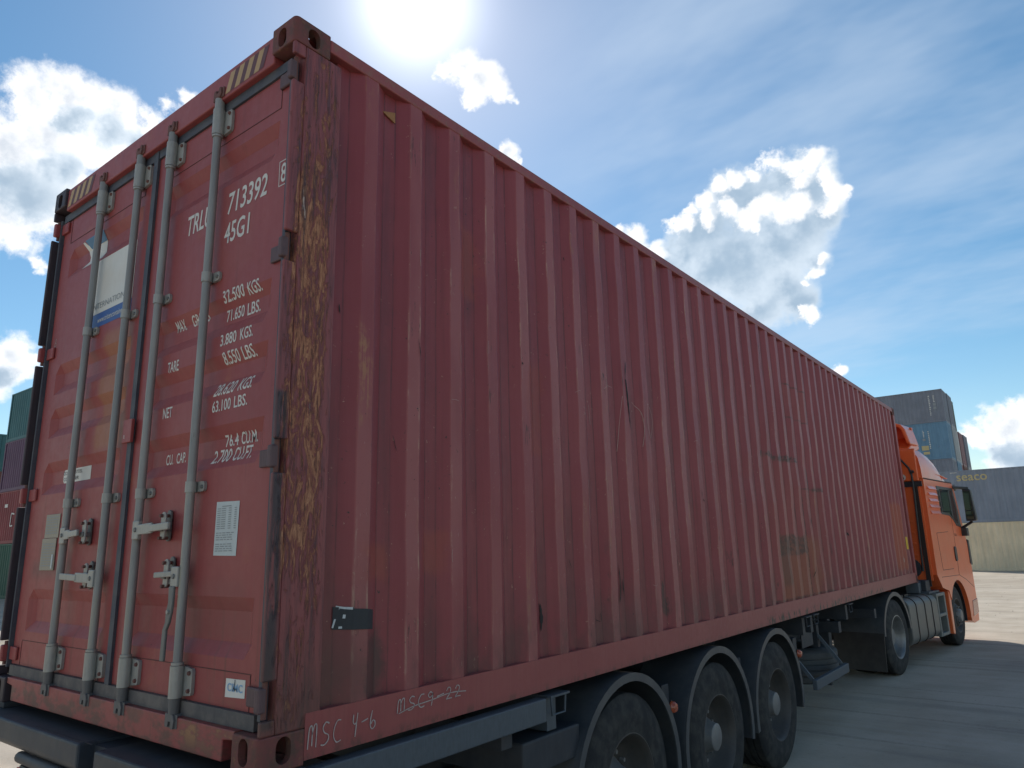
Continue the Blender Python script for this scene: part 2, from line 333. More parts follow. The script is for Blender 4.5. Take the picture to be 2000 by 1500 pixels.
plain('cab_orange', (.80, .140, .036), .36, 0, .06, 3, coat=.4, dust=.16, dustcol=(.50, .20, .10))
plain('seam_dark', (.030, .018, .014), .7, 0, .1, 9)
plain('door_seam', (.085, .028, .026), .7, 0, .1, 9)
plain('gash', (.028, .022, .021), .8, 0, .3, 40)
plain('rust_orange', (.34, .165, .07), .85, 0, .35, 40)
plain('plastic_black', (.022, .023, .026), .42, 0, .15, 14, dust=.2, dustcol=(.09, .09, .085))
plain('tank_alu', (.145, .145, .135), .5, .2, .15, 5, dust=.35, dustcol=(.19, .17, .145))
plain('step_grey', (.17, .18, .17), .55, .1, .15, 12)
mat('mirror_glass', lambda N: {'Base Color': (.05, .07, .07), 'Metallic': .9, 'Roughness': .08})
mat('cab_glass', lambda N: {'Base Color': (.022, .038, .040), 'Roughness': .06, 'Specular IOR Level': .7, 'Coat Weight': .4})
mat('lamp_red', lambda N: {'Base Color': (.50, .02, .04), 'Roughness': .25, 'Coat Weight': .6})
mat('lamp_orange', lambda N: {'Base Color': (.36, .075, .03), 'Roughness': .25, 'Coat Weight': .6})
mat('lamp_clear', lambda N: {'Base Color': (.35, .33, .30), 'Roughness': .2, 'Coat Weight': .6})
def f_ground(N):
    v = N.coord(); x, y = N.sep(v)[0], N.sep(v)[1]
    a = N.noise(v, .16, 6, .6); b = N.noise(v, 1.3, 6, .62); g = N.noise(v, 22, 6, .72); gg = N.noise(v, 90, 3, .7)
    c = N.mix(N.step(N.add(N.mul(a, .6), N.mul(b, .5)), .38, .72), (.375, .318, .248), (.52, .455, .37))
    c = N.mix(N.mul(N.step(g, .52, .72), .35), c, (.25, .22, .185))
    # sweeping tyre tracks left by trucks turning in the yard
    q = N.n('ShaderNodeMapping'); N.put(q.inputs[0], v); q.inputs['Rotation'].default_value = (0, 0, R(68)); q.inputs['Scale'].default_value = (.10, 1.6, 1)
    tr = N.noise(q.outputs[0], 1.0, 5, .6, .7)
    c = N.mix(N.mul(N.step(tr, .50, .66), .30), c, (.24, .215, .19))
    c = N.mix(N.mul(N.step(tr, .42, .34), .20), c, (.56, .52, .45))
    c = N.mix(N.mul(N.step(b, .66, .74), .5), c, (.16, .145, .13))
    q2 = N.n('ShaderNodeMapping'); N.put(q2.inputs[0], v); q2.inputs['Rotation'].default_value = (0, 0, R(83)); q2.inputs['Scale'].default_value = (.05, 2.6, 1); q2.inputs['Location'].default_value = (3, 1, 0)
    t2 = N.noise(q2.outputs[0], 1.0, 3, .5, .9)
    c = N.mix(N.mul(N.mul(N.step(t2, .60, .63), N.step(g, .35, .6, .3, 1.)), .42), c, (.20, .175, .15))
    oil = N.noise(v, .55, 3, .5)
    c = N.mix(N.mul(N.step(oil, .70, .76), N.step(g, .3, .6, .4, .8)), c, (.10, .09, .08))
    h = N.add(N.mul(g, .5), N.add(N.mul(gg, .22), N.mul(tr, .5)))
    return {'Base Color': c, 'Roughness': .92, 'Specular IOR Level': .25, 'bump': (h, .5, .025)}
mat('yard_ground', f_ground)
def f_stone(N): return {'Base Color': N.mix(N.noise(N.coord('Object'), 9, 3), (.20, .18, .15), (.38, .34, .28)), 'Roughness': .95}
mat('stone', f_stone)
def bg_paint(name, col, rust=.3):
    def fn(N):
        v = N.coord(); a = N.noise(v, .8, 4, .6); s = N.noise(N.scl(v, (6, 6, .5)), 1.5, 5, .62)
        c = N.mix(N.step(N.add(N.mul(a, .6), N.mul(s, .5)), .40, .75), tuple(k * .88 for k in col), tuple(min(1, k * 1.12 + .008) for k in col))
        c = N.mix(N.mul(N.step(N.noise(v, 2.6, 7, .72), .60, .70), rust), c, (.15, .075, .045))
        return {'Base Color': c, 'Roughness': .58, 'bump': (s, .1, .02)}
    return mat(name, fn)
# ---------------------------------------------------------------- mesh helpers
class MB:
    """collects simple shapes and links them as ONE mesh object"""
    def __init__(s): s.v = []; s.f = []
    def add(s, vs, fs):
        k = len(s.v); s.v += [tuple(p) for p in vs]; s.f += [tuple(i + k for i in q) for q in fs]; return s
    def box(s, x0, x1, y0, y1, z0, z1):
        return s.add([(x0, y0, z0), (x1, y0, z0), (x1, y1, z0), (x0, y1, z0), (x0, y0, z1), (x1, y0, z1), (x1, y1, z1), (x0, y1, z1)],
                     [(0, 3, 2, 1), (4, 5, 6, 7), (0, 1, 5, 4), (1, 2, 6, 5), (2, 3, 7, 6), (3, 0, 4, 7)])
    def bar(s, a, b, w, h, up=(0, 0, 1)):
        a = Vector(a); b = Vector(b); d = (b - a).normalized(); u = Vector(up)
        r = d.cross(u).normalized(); u = r.cross(d).normalized(); r *= w / 2; u *= h / 2
        p = [a - r - u, a + r - u, a + r + u, a - r + u, b - r - u, b + r - u, b + r + u, b - r + u]
        return s.add(p, [(0, 3, 2, 1), (4, 5, 6, 7), (0, 1, 5, 4), (1, 2, 6, 5), (2, 3, 7, 6), (3, 0, 4, 7)][::1])
    def prism(s, pts, axis, a, b):
        """closed outline pts (2-D) extruded along axis from a to b; 2-D order: x:(y,z) y:(x,z) z:(x,y)"""
        f3 = {'x': lambda p, t: (t, p[0], p[1]), 'y': lambda p, t: (p[0], t, p[1]), 'z': lambda p, t: (p[0], p[1], t)}[axis]
        n = len(pts); vs = [f3(p, a) for p in pts] + [f3(p, b) for p in pts]
        fs = [tuple(range(n))[::-1], tuple(range(n, 2 * n))] + [(i, (i + 1) % n, n + (i + 1) % n, n + i) for i in range(n)]
        return s.add(vs, fs)
    def arcstrip(s, cy, cz, r0, r1, a0, a1, n, x0, x1):
        """curved plate around a wheel: ring section between radii r0 < r1, angles in degrees, from x0 to x1"""
        vs = []
        for i in range(n + 1):
            t = R(a0 + (a1 - a0) * i / n); c_, s_ = math.cos(t), math.sin(t)
            vs += [(x, cy + r * c_, cz + r * s_) for x, r in ((x0, r0), (x1, r0), (x1, r1), (x0, r1))]
        fs = [(4 * i + k, 4 * i + (k + 1) % 4, 4 * i + 4 + (k + 1) % 4, 4 * i + 4 + k) for i in range(n) for k in range(4)]
        return s.add(vs, fs + [(0, 1, 2, 3), (4 * n + 3, 4 * n + 2, 4 * n + 1, 4 * n)])
    def lathe(s, prof, c=(0, 0, 0), axis='x', n=32, a0=0., a1=2 * math.pi, caps=False):
        full = abs(a1 - a0 - 2 * math.pi) < 1e-6; m_ = n if full else n + 1; vs = []
        for i in range(m_):
            t = a0 + (a1 - a0) * i / n; ct, st = math.cos(t), math.sin(t)
            for (a, r) in prof:
                if axis == 'x': vs.append((c[0] + a, c[1] + r * ct, c[2] + r * st))
                elif axis == 'y': vs.append((c[0] + r * ct, c[1] + a, c[2] + r * st))
                else: vs.append((c[0] + r * ct, c[1] + r * st, c[2] + a))
        k = len(prof); fs = []
        for i in range(n):
            j = (i + 1) % m_
            for q in range(k - 1): fs.append((i * k + q, i * k + q + 1, j * k + q + 1, j * k + q))
        return s.add(vs, fs)
    def tube(s, pts, r, n=10, cap=True):
        pts = [Vector(p) for p in pts]; vs = []; fs = []; up = None
        for i, p in enumerate(pts):
            d = ((pts[min(i + 1, len(pts) - 1)] - p).normalized() + (p - pts[max(i - 1, 0)]).normalized()).normalized()
            if up is None: up = Vector((0, 0, 1)) if abs(d.z) < .9 else Vector((0, 1, 0))
            a = d.cross(up).normalized(); b = a.cross(d).normalized(); up = b
            rr = r[i] if isinstance(r, (list, tuple)) else r
            vs += [p + (a * math.cos(2 * math.pi * k / n) + b * math.sin(2 * math.pi * k / n)) * rr for k in range(n)]
        for i in range(len(pts) - 1):
            for k in range(n): fs.append((i * n + k, i * n + (k + 1) % n, (i + 1) * n + (k + 1) % n, (i + 1) * n + k))
        if cap: fs += [tuple(range(n))[::-1], tuple(range((len(pts) - 1) * n, len(pts) * n))]
        return s.add(vs, fs)
    def cyl(s, a, b, r, n=16): return s.tube([a, b], r, n)
    def mesh(s, name, mt=None, smooth=False):
        me = bpy.data.meshes.new(name); me.from_pydata(s.v, [], s.f); me.update()
        bm = bmesh.new(); bm.from_mesh(me); bmesh.ops.recalc_face_normals(bm, faces=bm.faces); bm.to_mesh(me); bm.free()
        if mt: me.materials.append(MATS[mt])
        if smooth:
            for p in me.polygons: p.use_smooth = True
        return me
    def build(s, name, mt, parent=None, smooth=False, bevel=0, seg=2, loc=(0, 0, 0), rot=(0, 0, 0), label=None):
        o = link(name, s.mesh(name, mt, smooth), parent, loc, rot)
        if bevel:
            b = o.modifiers.new('bevel', 'BEVEL'); b.width = bevel; b.segments = seg; b.limit_method = 'ANGLE'; b.angle_limit = R(35)
        if smooth: sharpen(o)
        if label: o['label'] = label
        return o
def sharpen(o):
    me = o.data; bm = bmesh.new(); bm.from_mesh(me)
    for e in bm.edges:
        if len(e.link_faces) == 2 and e.calc_face_angle(0) > R(38): e.smooth = False
    bm.to_mesh(me); bm.free()
def link(name, data, parent=None, loc=(0, 0, 0), rot=(0, 0, 0), scale=(1, 1, 1)):
    o = bpy.data.objects.new(name, data); C.objects.link(o); o.location = loc; o.rotation_euler = rot; o.scale = scale
    if parent: o.parent = parent
    return o
def thing(name, label, cat, loc=(0, 0, 0), rz=0., group=None):
    o = link(name, None, None, loc, (0, 0, rz)); o.empty_display_size = .3
    o['label'] = label; o['category'] = cat
    if group: o['group'] = group
    return o
def copy_tree(o, parent=None):
    c = o.copy(); C.objects.link(c); c.parent = parent
    for ch in list(o.children): copy_tree(ch, c)
    return c
def boolean(me, cutters):
    """difference of meshes, evaluated once; the cutters are removed again"""
    o = bpy.data.objects.new('tmp', me); C.objects.link(o); tmp = []
    for q in cutters:
        k = bpy.data.objects.new('tmp_cut', q); C.objects.link(k); tmp.append(k)
        b = o.modifiers.new('b', 'BOOLEAN'); b.operation = 'DIFFERENCE'; b.object = k; b.solver = 'EXACT'
    dg = bpy.context.evaluated_depsgraph_get(); dg.update()
    r = bpy.data.meshes.new_from_object(o.evaluated_get(dg))
    for k in tmp + [o]: bpy.data.objects.remove(k)
    return r
def text_mesh(txt, w, h, shear=0., bold=0., align_left=True):
    """lettering fitted into a box of w x h, lower left corner at the origin, in the XY plane"""
    cu = bpy.data.curves.new('t', 'FONT'); cu.body = txt; cu.size = 1; cu.resolution_u = 3; cu.offset = bold
    o = bpy.data.objects.new('t', cu); C.objects.link(o)
    dg = bpy.context.evaluated_depsgraph_get(); dg.update()
    me = bpy.data.meshes.new_from_object(o.evaluated_get(dg)); bpy.data.objects.remove(o)
    xs = [v.co.x for v in me.vertices]; ys = [v.co.y for v in me.vertices]
    x0, x1, y0, y1 = min(xs), max(xs), min(ys), max(ys)
    for v in me.vertices:
        v.co = ((v.co.x - x0) / (x1 - x0) * w + shear * (v.co.y - y0) / (y1 - y0) * h, (v.co.y - y0) / (y1 - y0) * h, 0)
    return me
def ribbon(b, pts, w, f, taper=False):
    """a flat stroke through 2-D points; f maps a 2-D point to 3-D"""
    n = len(pts); L = []; Rr = []
    for i, p in enumerate(pts):
        a = pts[max(i - 1, 0)]; c = pts[min(i + 1, n - 1)]; dx, dy = c[0] - a[0], c[1] - a[1]; l = math.hypot(dx, dy) or 1
        ww = w * (.75 + .5 * random.random()) / 2
        if taper: ww *= max(.06, math.sin(math.pi * i / (n - 1))) * (.7 + .6 * random.random())
        L.append(f((p[0] - dy / l * ww, p[1] + dx / l * ww))); Rr.append(f((p[0] + dy / l * ww, p[1] - dx / l * ww)))
    b.add(L + Rr, [(i, i + 1, n + i + 1, n + i) for i in range(n - 1)])
def smoothpts(p, k=4):
    out = []
    for i in range(len(p) - 1):
        p0 = p[max(i - 1, 0)]; p1 = p[i]; p2 = p[i + 1]; p3 = p[min(i + 2, len(p) - 1)]
        for j in range(k):
            t = j / k
            out.append(tuple(.5 * (2 * p1[a] + (p2[a] - p0[a]) * t + (2 * p0[a] - 5 * p1[a] + 4 * p2[a] - p3[a]) * t * t + (3 * p1[a] - p0[a] - 3 * p2[a] + p3[a]) * t ** 3) for a in (0, 1)))
    return out + [p[-1]]
# ---------------------------------------------------------------- the ground
def build_ground():
    b = MB(); n = 40; S = 1500.
    xs = [-S, -300, -120] + [-60 + i * 3 for i in range(41)] + [120, 300, S]
    ys = [-S, -300, -60] + [-24 + i * 3 for i in range(35)] + [140, 300, S]
    vs = []
    for y in ys:
        for x in xs:
            k = max(0., 1 - max(abs(x), abs(y - 20)) / 60.)
            vs.append((x, y, 0.))
    w = len(xs)
    b.add(vs, [(j * w + i, j * w + i + 1, (j + 1) * w + i + 1, (j + 1) * w + i) for j in range(len(ys) - 1) for i in range(w - 1)])
    o = b.build('ground', 'yard_ground'); o['kind'] = 'structure'; o['label'] = 'pale dusty hardstanding of the container yard'
    # loose stones, too many to count
    g = MB(); rr = random.Random(3)
    for i in range(420):
        x = rr.uniform(-4, 9); y = rr.uniform(5, 40); s = rr.uniform(.004, .012) * (1 + (y > 15))
        if -2.7 < x < .3 and y < 12: continue
        g.add([(x - s, y, .0), (x, y - s, 0.), (x + s * .8, y, 0.), (x, y + s, 0.), (x, y, s * .8)], [(0, 1, 4), (1, 2, 4), (2, 3, 4), (3, 0, 4)])
    o = g.build('gravel', 'stone'); o['kind'] = 'stuff'; o['label'] = 'loose pebbles scattered over the yard'; o['category'] = 'gravel'
build_ground()

# ---------------------------------------------------------------- the near container
CON = thing('shipping_container', 'long rusty red shipping container with closed doors riding on the semi-trailer', 'container', (0, 0, H0))
WX, LY, HZ = -2.438, 12.192, 2.896
def casting_mesh():
    b = MB().box(-.162, .002, -.002, .178, -.001, .118); me = b.mesh('corner_casting', 'casting')
    bm = bmesh.new(); bm.from_mesh(me)
    es = [e for e in bm.edges if all(abs(v.co.x - .002) < 1e-5 and abs(v.co.y + .002) < 1e-5 for v in e.verts)]
    bmesh.ops.bevel(bm, geom=es, offset=.022, segments=5, affect='EDGES', profile=.5)
    es = [e for e in bm.edges if len(e.link_faces) == 2 and e.calc_face_angle(0) > R(40)]
    bmesh.ops.bevel(bm, geom=es, offset=.006, segments=2, affect='EDGES', profile=.5)
    bm.to_mesh(me); bm.free()
    def oval(w, h, n=8):
        r = w / 2; p = []
        for i in range(n + 1): t = math.pi * i / n; p.append((r * math.cos(t), h / 2 - r + r * math.sin(t)))
        for i in range(n + 1): t = math.pi + math.pi * i / n; p.append((r * math.cos(t), -h / 2 + r + r * math.sin(t)))
        return p
    cuts = [MB().box(-.150, -.026, .026, .166, .028, .104).mesh('c'),
            MB().prism([(-.090 + p[0], .066 + p[1]) for p in oval(.056, .088)], 'y', -.05, .06).mesh('c'),
            MB().prism([(.092 + p[0], .066 + p[1]) for p in oval(.060, .088)], 'x', -.06, .05).mesh('c'),
            MB().prism([(-.088 + p[0], .096 + p[1]) for p in oval(.064, .124)], 'z', -.05, .06).mesh('c')]
    r = boolean(me, cuts)
    if not r.materials: r.materials.append(MATS['casting'])
    return r
CAST = casting_mesh()
for sx in (0, 1):
    for sy in (0, 1):
        for sz in (0, 1):
            o = link('corner_casting', CAST, CON, (WX if sx else 0, LY if sy else 0, HZ if sz else 0), scale=(-1 if sx else 1, -1 if sy else 1, -1 if sz else 1))
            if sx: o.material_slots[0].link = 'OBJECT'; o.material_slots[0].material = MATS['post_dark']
def mx(x, s): return x if s == 0 else WX - x          # mirror across the container's middle
HINGE_Z = (2.66, 1.875, 1.06, .23)
for s in (0, 1):
    b = MB(); x0, x1 = sorted((mx(-.085, s), mx(-.0015, s)))
    b.box(x0, x1, .058, .243, .118, HZ - .118)
    f0, f1 = sorted((mx(-.022, s), mx(-.0015, s))); zz = [.118]
    for h in sorted(HINGE_Z): zz += [h - .062, h + .062]
    zz.append(HZ - .118)
    for i in range(0, len(zz), 2):
        if zz[i + 1] > zz[i]: b.box(f0, f1, .002, .0579, zz[i], zz[i + 1])
    b.build('corner_post', 'post_dark' if s else 'rusty_post', CON, bevel=.006, label='rear corner post coloured dark for the shade in its channel' if s else 'rear corner post with peeling rusty paint')
    b = MB(); p0, p1 = sorted((mx(-.10, s), mx(-.001, s))); b.box(p0, p1, 12.06, 12.185, .118, HZ - .118); b.build('corner_post', 'rail_paint', CON, bevel=.008)
    # rails
    r0, r1 = sorted((mx(-.062, s), mx(-.0005, s)))
    MB().box(r0, r1, .178, LY - .178, 2.822, 2.884).build('top_rail', 'rail_paint', CON, bevel=.006)
    b = MB(); b.box(*sorted((mx(-.006, s), mx(0.0, s))), .178, LY - .178, .0145, .166); b.box(*sorted((mx(-.06, s), mx(-.006, s))), .178, LY - .178, .0145, .022); b.box(*sorted((mx(-.055, s), mx(-.006, s))), .178, LY - .178, .155, .1655)
    b.build('bottom_rail', 'rail_paint', CON)
    # corrugated wall sheets, four corrugations each
    def prof(y):
        ph = abs((y - PH0 + PITCH / 2) % PITCH - PITCH / 2)
        if y < .30 or y > 11.98: return -.040
        return -.004 if ph <= .036 else (-.040 if ph >= .104 else -.004 - .036 * (ph - .036) / .068)
    edges = [.243] + [PH0 + PITCH * (4 * k - .5) for k in range(1, 11)] + [12.06]
    ends = sorted(set([.243, .30] + [PH0 + PITCH * k + d for k in range(0, 42) for d in (-.104, -.036, .036, .104)] + edges + [11.98, 12.06]))
    ends = [e for e in ends if .243 <= e <= 12.06]
    zr = [.15 + i * (2.83 - .15) / 12 for i in range(13)]; rr = random.Random(11 + s)
    dent = [[(rr.uniform(-1, 1)) for _ in range(13)] for _ in range(60)]
    for q in range(len(edges) - 1):
        ys = [y for y in ends if edges[q] - 1e-6 <= y <= edges[q + 1] + 1e-6]; b = MB(); vs = []
        for j, z in enumerate(zr):
            for y in ys:
                k = int((y - .243) / PITCH); amp = .006 if 0 < j < 12 else 0
                if q in (4, 5) and 1 <= j <= 7: amp = .011
                vs.append((mx(prof(y) - max(-.3, dent[k][j]) * amp * (1 if prof(y) > -.01 else .5), s), y, z))
        w = len(ys); b.add(vs, [(j * w + i, j * w + i + 1, (j + 1) * w + i + 1, (j + 1) * w + i) for j in range(12) for i in range(w - 1)])
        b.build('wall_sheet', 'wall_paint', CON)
# roof, floor, front
b = MB(); ys = [.02 + i * (LY - .04) / 88 for i in range(89)]; vs = []
for y_i, y in enumerate(ys):
    zt = 2.872 - (.018 if (y_i % 4) in (2, 3) else 0); vs += [(WX + .06, y, zt), (-.06, y, zt)]
b.add(vs, [(2 * i, 2 * i + 1, 2 * i + 3, 2 * i + 2) for i in range(88)]); b.build('roof', 'rail_paint', CON)
MB().box(WX + .07, -.07, .06, 12.12, .14, .158).build('floor', 'chassis', CON)
for i in range(20):
    MB().box(WX + .06, -.06, .45 + i * .6, .50 + i * .6, .020, .139).build('floor_beam', 'rail_paint', CON)
b = MB(); xs = [WX + .1 + i * (2.238) / 36 for i in range(37)]
b.add([(x, 12.14 - (.04 if (i % 4) in (1, 2) else 0), z) for z in (.12, 2.78) for i, x in enumerate(xs)], [(i, i + 1, 38 + i, 37 + i) for i in range(36)]); b.build('front_wall', 'rail_paint', CON)
MB().box(WX + .162, -.162, 12.06, 12.18, .015, .14).build('front_sill', 'rail_paint', CON, bevel=.005)
MB().box(WX + .162, -.162, 12.08, 12.18, 2.78, 2.884).build('front_header', 'rail_paint', CON, bevel=.005)
# header and sill at the door end
MB().box(WX + .162, -.162, .012, .14, 2.748, 2.886).build('header', 'door_paint', CON, bevel=.006)
b = MB(); b.prism([(WX + .235, .0145), (WX + .235, .085), (WX + .163, .092), (WX + .163, .122), (-.163, .122), (-.163, .092), (-.235, .085), (-.235, .0145)], 'y', .008, .055)
b.build('sill', 'door_paint', CON, bevel=.004)
MB().box(WX + .162, -.162, .055, .12, .0155, .121).build('sill_backing', 'chassis', CON)
# hazard stripes on the header
def hazard(x0, x1, n, s):
    w = (x1 - x0) / n
    for i in range(n):
        b = MB(); k = x0 + i * w; z0, z1 = 2.765, 2.862
        b.add([(k, .0105, z0), (k + w * .52, .0105, z0), (k + w * 1.02, .0105, z1), (k + w * .50, .0105, z1)], [(0, 1, 2, 3)])
        b.build('hazard_stripe', 'hazard_yellow', CON)
        b = MB(); b.add([(k + w * .53, .0107, z0), (k + w * .98, .0107, z0), (k + w * 1.48, .0107, z1), (k + w * 1.03, .0107, z1)], [(0, 1, 2, 3)])
        b.build('hazard_stripe', 'hazard_dark', CON)
hazard(-2.262, -1.94, 4, 0); hazard(-.54, -.24, 4, 0)
# gaskets
MB().box(-2.36, -.075, .040, .058, 2.700, 2.7475).build('door_gasket', 'gasket', CON)
MB().box(-2.34, -.09, .034, .060, .1225, .1745).build('door_gasket', 'gasket_dusty', CON)
for s in (0, 1):
    a, c_ = sorted((mx(-.066, s), mx(-.048, s))); MB().box(a, c_, .030, .0575, .16, 2.72).build('door_gasket', 'gasket', CON)
# doors: flat frame with pressed horizontal recesses
REC = [(.345, .56), (1.053, 1.228), (1.366, 1.530), (1.615, 1.788), (2.32, 2.49)]
YF, DEP, SL = .050, .027, .052
def door_y(x, z, x0, x1):
    dx = min((x - x0) / .05, (x1 - x) / .05, 1.)
    if dx <= 0: return YF
    for a, c_ in REC:
        if a < z < c_: return YF + DEP * max(0., min(dx, (z - a) / SL, (c_ - z) / SL, 1.))
    return YF
DOORS = {}
for s, (dx0, dx1, rx0, rx1) in enumerate([(-2.366, -1.236, -2.238, -1.335), (-1.200, -.072, -1.105, -.150)]):
    xs = [dx0, rx0, rx0 + .05, rx1 - .05, rx1, dx1]; zs = [.176]
    for a, c_ in REC: zs += [a, a + SL, c_ - SL, c_]
    zs.append(2.698); b = MB(); w = len(xs)
    b.add([(x, door_y(x, z, rx0, rx1), z) for z in zs for x in xs], [(j * w + i, j * w + i + 1, (j + 1) * w + i + 1, (j + 1) * w + i) for j in range(len(zs) - 1) for i in range(w - 1)])
    for (x, z) in (): pass
    # thickness all round
    n = len(zs)
    b.add([(dx0, YF, zs[0]), (dx1, YF, zs[0]), (dx1, YF, zs[-1]), (dx0, YF, zs[-1]), (dx0, .1, zs[0]), (dx1, .1, zs[0]), (dx1, .1, zs[-1]), (dx0, .1, zs[-1])], [(0, 1, 5, 4), (1, 2, 6, 5), (2, 3, 7, 6), (3, 0, 4, 7), (4, 5, 6, 7)])
    d = b.build('door', 'door_paint', CON, label='left door leaf with sail logo and white panel' if s == 0 else 'right door leaf with white lettering')
    DOORS[s] = (d, rx0, rx1)
    for z in (.298, 2.545): MB().box(rx0 - .02, rx1 + .005, YF - .0018, YF + .002, z, z + .003).build('weld_seam', 'door_seam', d)
    for x in (rx0 - .02, rx1 + .001):
        for z0, z1 in ((.177, .297), (2.549, 2.697)): MB().box(x, x + .003, YF - .0018, YF + .002, z0, z1).build('weld_seam', 'door_seam', d)
DL, DR = DOORS[0][0], DOORS[1][0]
# overlapping centre seal, with the red keeper plate half way up
MB().box(-1.238, -1.197, .036, .0495, .17, 2.745).build('door_gasket', 'gasket', DR)
MB().box(-1.262, -1.178, .020, .0355, 1.235, 1.345).build('keeper_plate', 'door_paint', DR, bevel=.003)
b = MB()
for p in (((-1.246, 1.255), (-1.234, 1.272)), ((-1.246, 1.272), (-1.234, 1.255))): ribbon(b, p, .003, lambda q: (q[0], .019, q[1]))
b.build('lettering', 'letter_white', DR)
# hinges
for s in (0, 1):
    D = DR if s == 0 else DL
    for hz in HINGE_Z:
        b = MB(); b.box(*sorted((mx(-.150, s), mx(-.040, s))), .036, .0495, hz - .033, hz + .033); b.build('hinge', 'door_paint' if s else 'hinge_dark', D, bevel=.005)
        MB().box(*sorted((mx(-.052, s), mx(-.020, s))), .002, .0355, hz - .042, hz + .042).build('hinge_knuckle', 'door_paint' if s else 'hinge_dark', D, bevel=.008)
        MB().cyl((mx(-.030, s), .030, hz - .060), (mx(-.030, s), .030, hz + .060), .010, 10).build('hinge_pin', 'cam_rust', D, True)

# locking rods
RODS = [(-1.780, 0, .825, 1, .235, DL), (-1.345, 0, .622, -1, .345, DL), (-1.015, 0, .827, 1, .335, DR), (-.590, 0, .635, -1, 0, DR)]
def stadium(xc, zc, w, h, n=8):
    r = w / 2; p = []
    for i in range(n + 1): t = math.pi * i / n; p.append((xc + r * math.cos(t), zc + h / 2 - r + r * math.sin(t)))
    for i in range(n + 1): t = math.pi + math.pi * i / n; p.append((xc + r * math.cos(t), zc - h / 2 + r + r * math.sin(t)))
    return p
YR = .016
for (rx, _, hz, sd, ln, D) in RODS:
    b = MB().cyl((rx, YR, .19), (rx, YR, 2.70), .0178, 20); b.build('locking_rod', 'rod_paint', D, True)
    for (z0, z1, top) in ((2.578, 2.705, 1), (.186, .302, 0)):
        b = MB(); b.lathe([(z0, .0181), (z0, .0255), (z1, .0255), (z1, .0181)], (rx, YR, 0), 'z', 24)
        b.prism([(rx + .012, z0 + .004), (rx + .070, z0 + .010), (rx + .076, z0 + .02), (rx + .076, z1 - .02), (rx + .070, z1 - .010), (rx + .012, z1 - .004)], 'y', .036, .0492)
        b.prism([(rx - .052, z0 + .012), (rx - .012, z0 + .006), (rx - .012, z1 - .006), (rx - .052, z1 - .012)], 'y', .038, .0492)
        b.build('rod_bracket', 'zinc', D, True)
        for zz in (z0 + .026, z1 - .026):
            MB().lathe([(-.008, 0), (-.008, .007), (0, .009)], (rx + .058, .036, zz), 'y', 8).build('bolt', 'cam_rust', D, True)
            MB().lathe([(-.006, 0), (-.006, .005), (0, .007)], (rx - .020, .010, zz), 'y', 8).build('bolt', 'cam_rust', D, True)
        # collar between the bracket and the rod, then the cam
        zc = z0 - .012 if top else z1 + .002
        MB().lathe([(0, .018), (0, .0235), (.010, .0235), (.010, .018)], (rx, YR, zc), 'z', 20).build('rod_collar', 'zinc', D, True)
        e0, e1 = (z1, z1 + .055) if top else (z0, z0 - .055)
        MB().lathe([(e0, 0), (e0, .0215), (e1, .0205), (e1, 0)], (rx, YR, 0), 'z', 18).build('rod_end', 'cam_grey' if not top else 'rod_paint', D, True)
        s_ = 1 if top else -1; zb = e1; b = MB()
        b.prism([(rx - .024, zb), (rx + .024, zb), (rx + .034, zb + s_ * .02), (rx + .030, zb + s_ * .05), (rx + .014, zb + s_ * .052), (rx + .010, zb + s_ * .026), (rx - .006, zb + s_ * .026), (rx - .010, zb + s_ * .046), (rx - .026, zb + s_ * .044), (rx - .030, zb + s_ * .02)], 'y', -.002, .036)
        b.box(rx - .045, rx + .046, .006, .0118 if top else .0075, min(zb, zb + s_ * .05), max(zb, zb + s_ * .05))
        b.build('cam_keeper', 'cam_rust' if top else 'cam_grey', D, bevel=.003)
    for gz in (1.89, .985):
        b = MB(); b.lathe([(gz - .022, .0181), (gz - .022, .0222), (gz + .022, .0222), (gz + .022, .0181)], (rx, YR, 0), 'z', 20)
        b.prism([(rx + .010, gz - .020), (rx + .055, gz - .018), (rx + .064, gz - .010), (rx + .064, gz + .012), (rx + .056, gz + .022), (rx + .010, gz + .022)], 'y', .037, .0492)
        b.prism([(rx - .030, gz - .020), (rx - .010, gz - .020), (rx - .010, gz + .020), (rx - .030, gz + .020)], 'y', .037, .0492)
        b.build('rod_guide', 'zinc', D, True)
        MB().lathe([(-.006, 0), (-.006, .007), (0, .009)], (rx + .048, .037, gz), 'y', 10).build('bolt', 'zinc_dark', D, True)
    # hub, handle and retainer
    xc = rx + sd * (.225 if sd > 0 else .145)
    MB().box(*sorted((rx + sd * .004, rx + sd * .058)), -.010, .010, hz - .040, hz + .038).build('handle_hub', 'zinc', D, bevel=.004)
    MB().lathe([(-.005, 0), (-.005, .009), (0, .011)], (rx + sd * .034, -.010, hz), 'y', 10).build('bolt', 'zinc_dark', D, True)
    for (yy, hh) in ((.040, .130), (.012, .112)):
        MB().prism(stadium(xc + (.010 if yy < .03 else 0), hz + .012, .036, hh), 'y', yy - .004, yy + .005).build('handle_retainer', 'zinc' if yy < .03 else 'zinc_dark', D, bevel=.002)
    for dz in (.052, -.040):
        MB().cyl((xc + .004, -.004, hz + dz), (xc + .004, .049, hz + dz), .0075, 10).build('bolt', 'cam_rust', D, True)
    MB().box(xc - .012, xc + .020, .0, .040, hz - .012, hz + .010).build('handle_catch', 'zinc_dark', D, bevel=.003)
    b = MB()
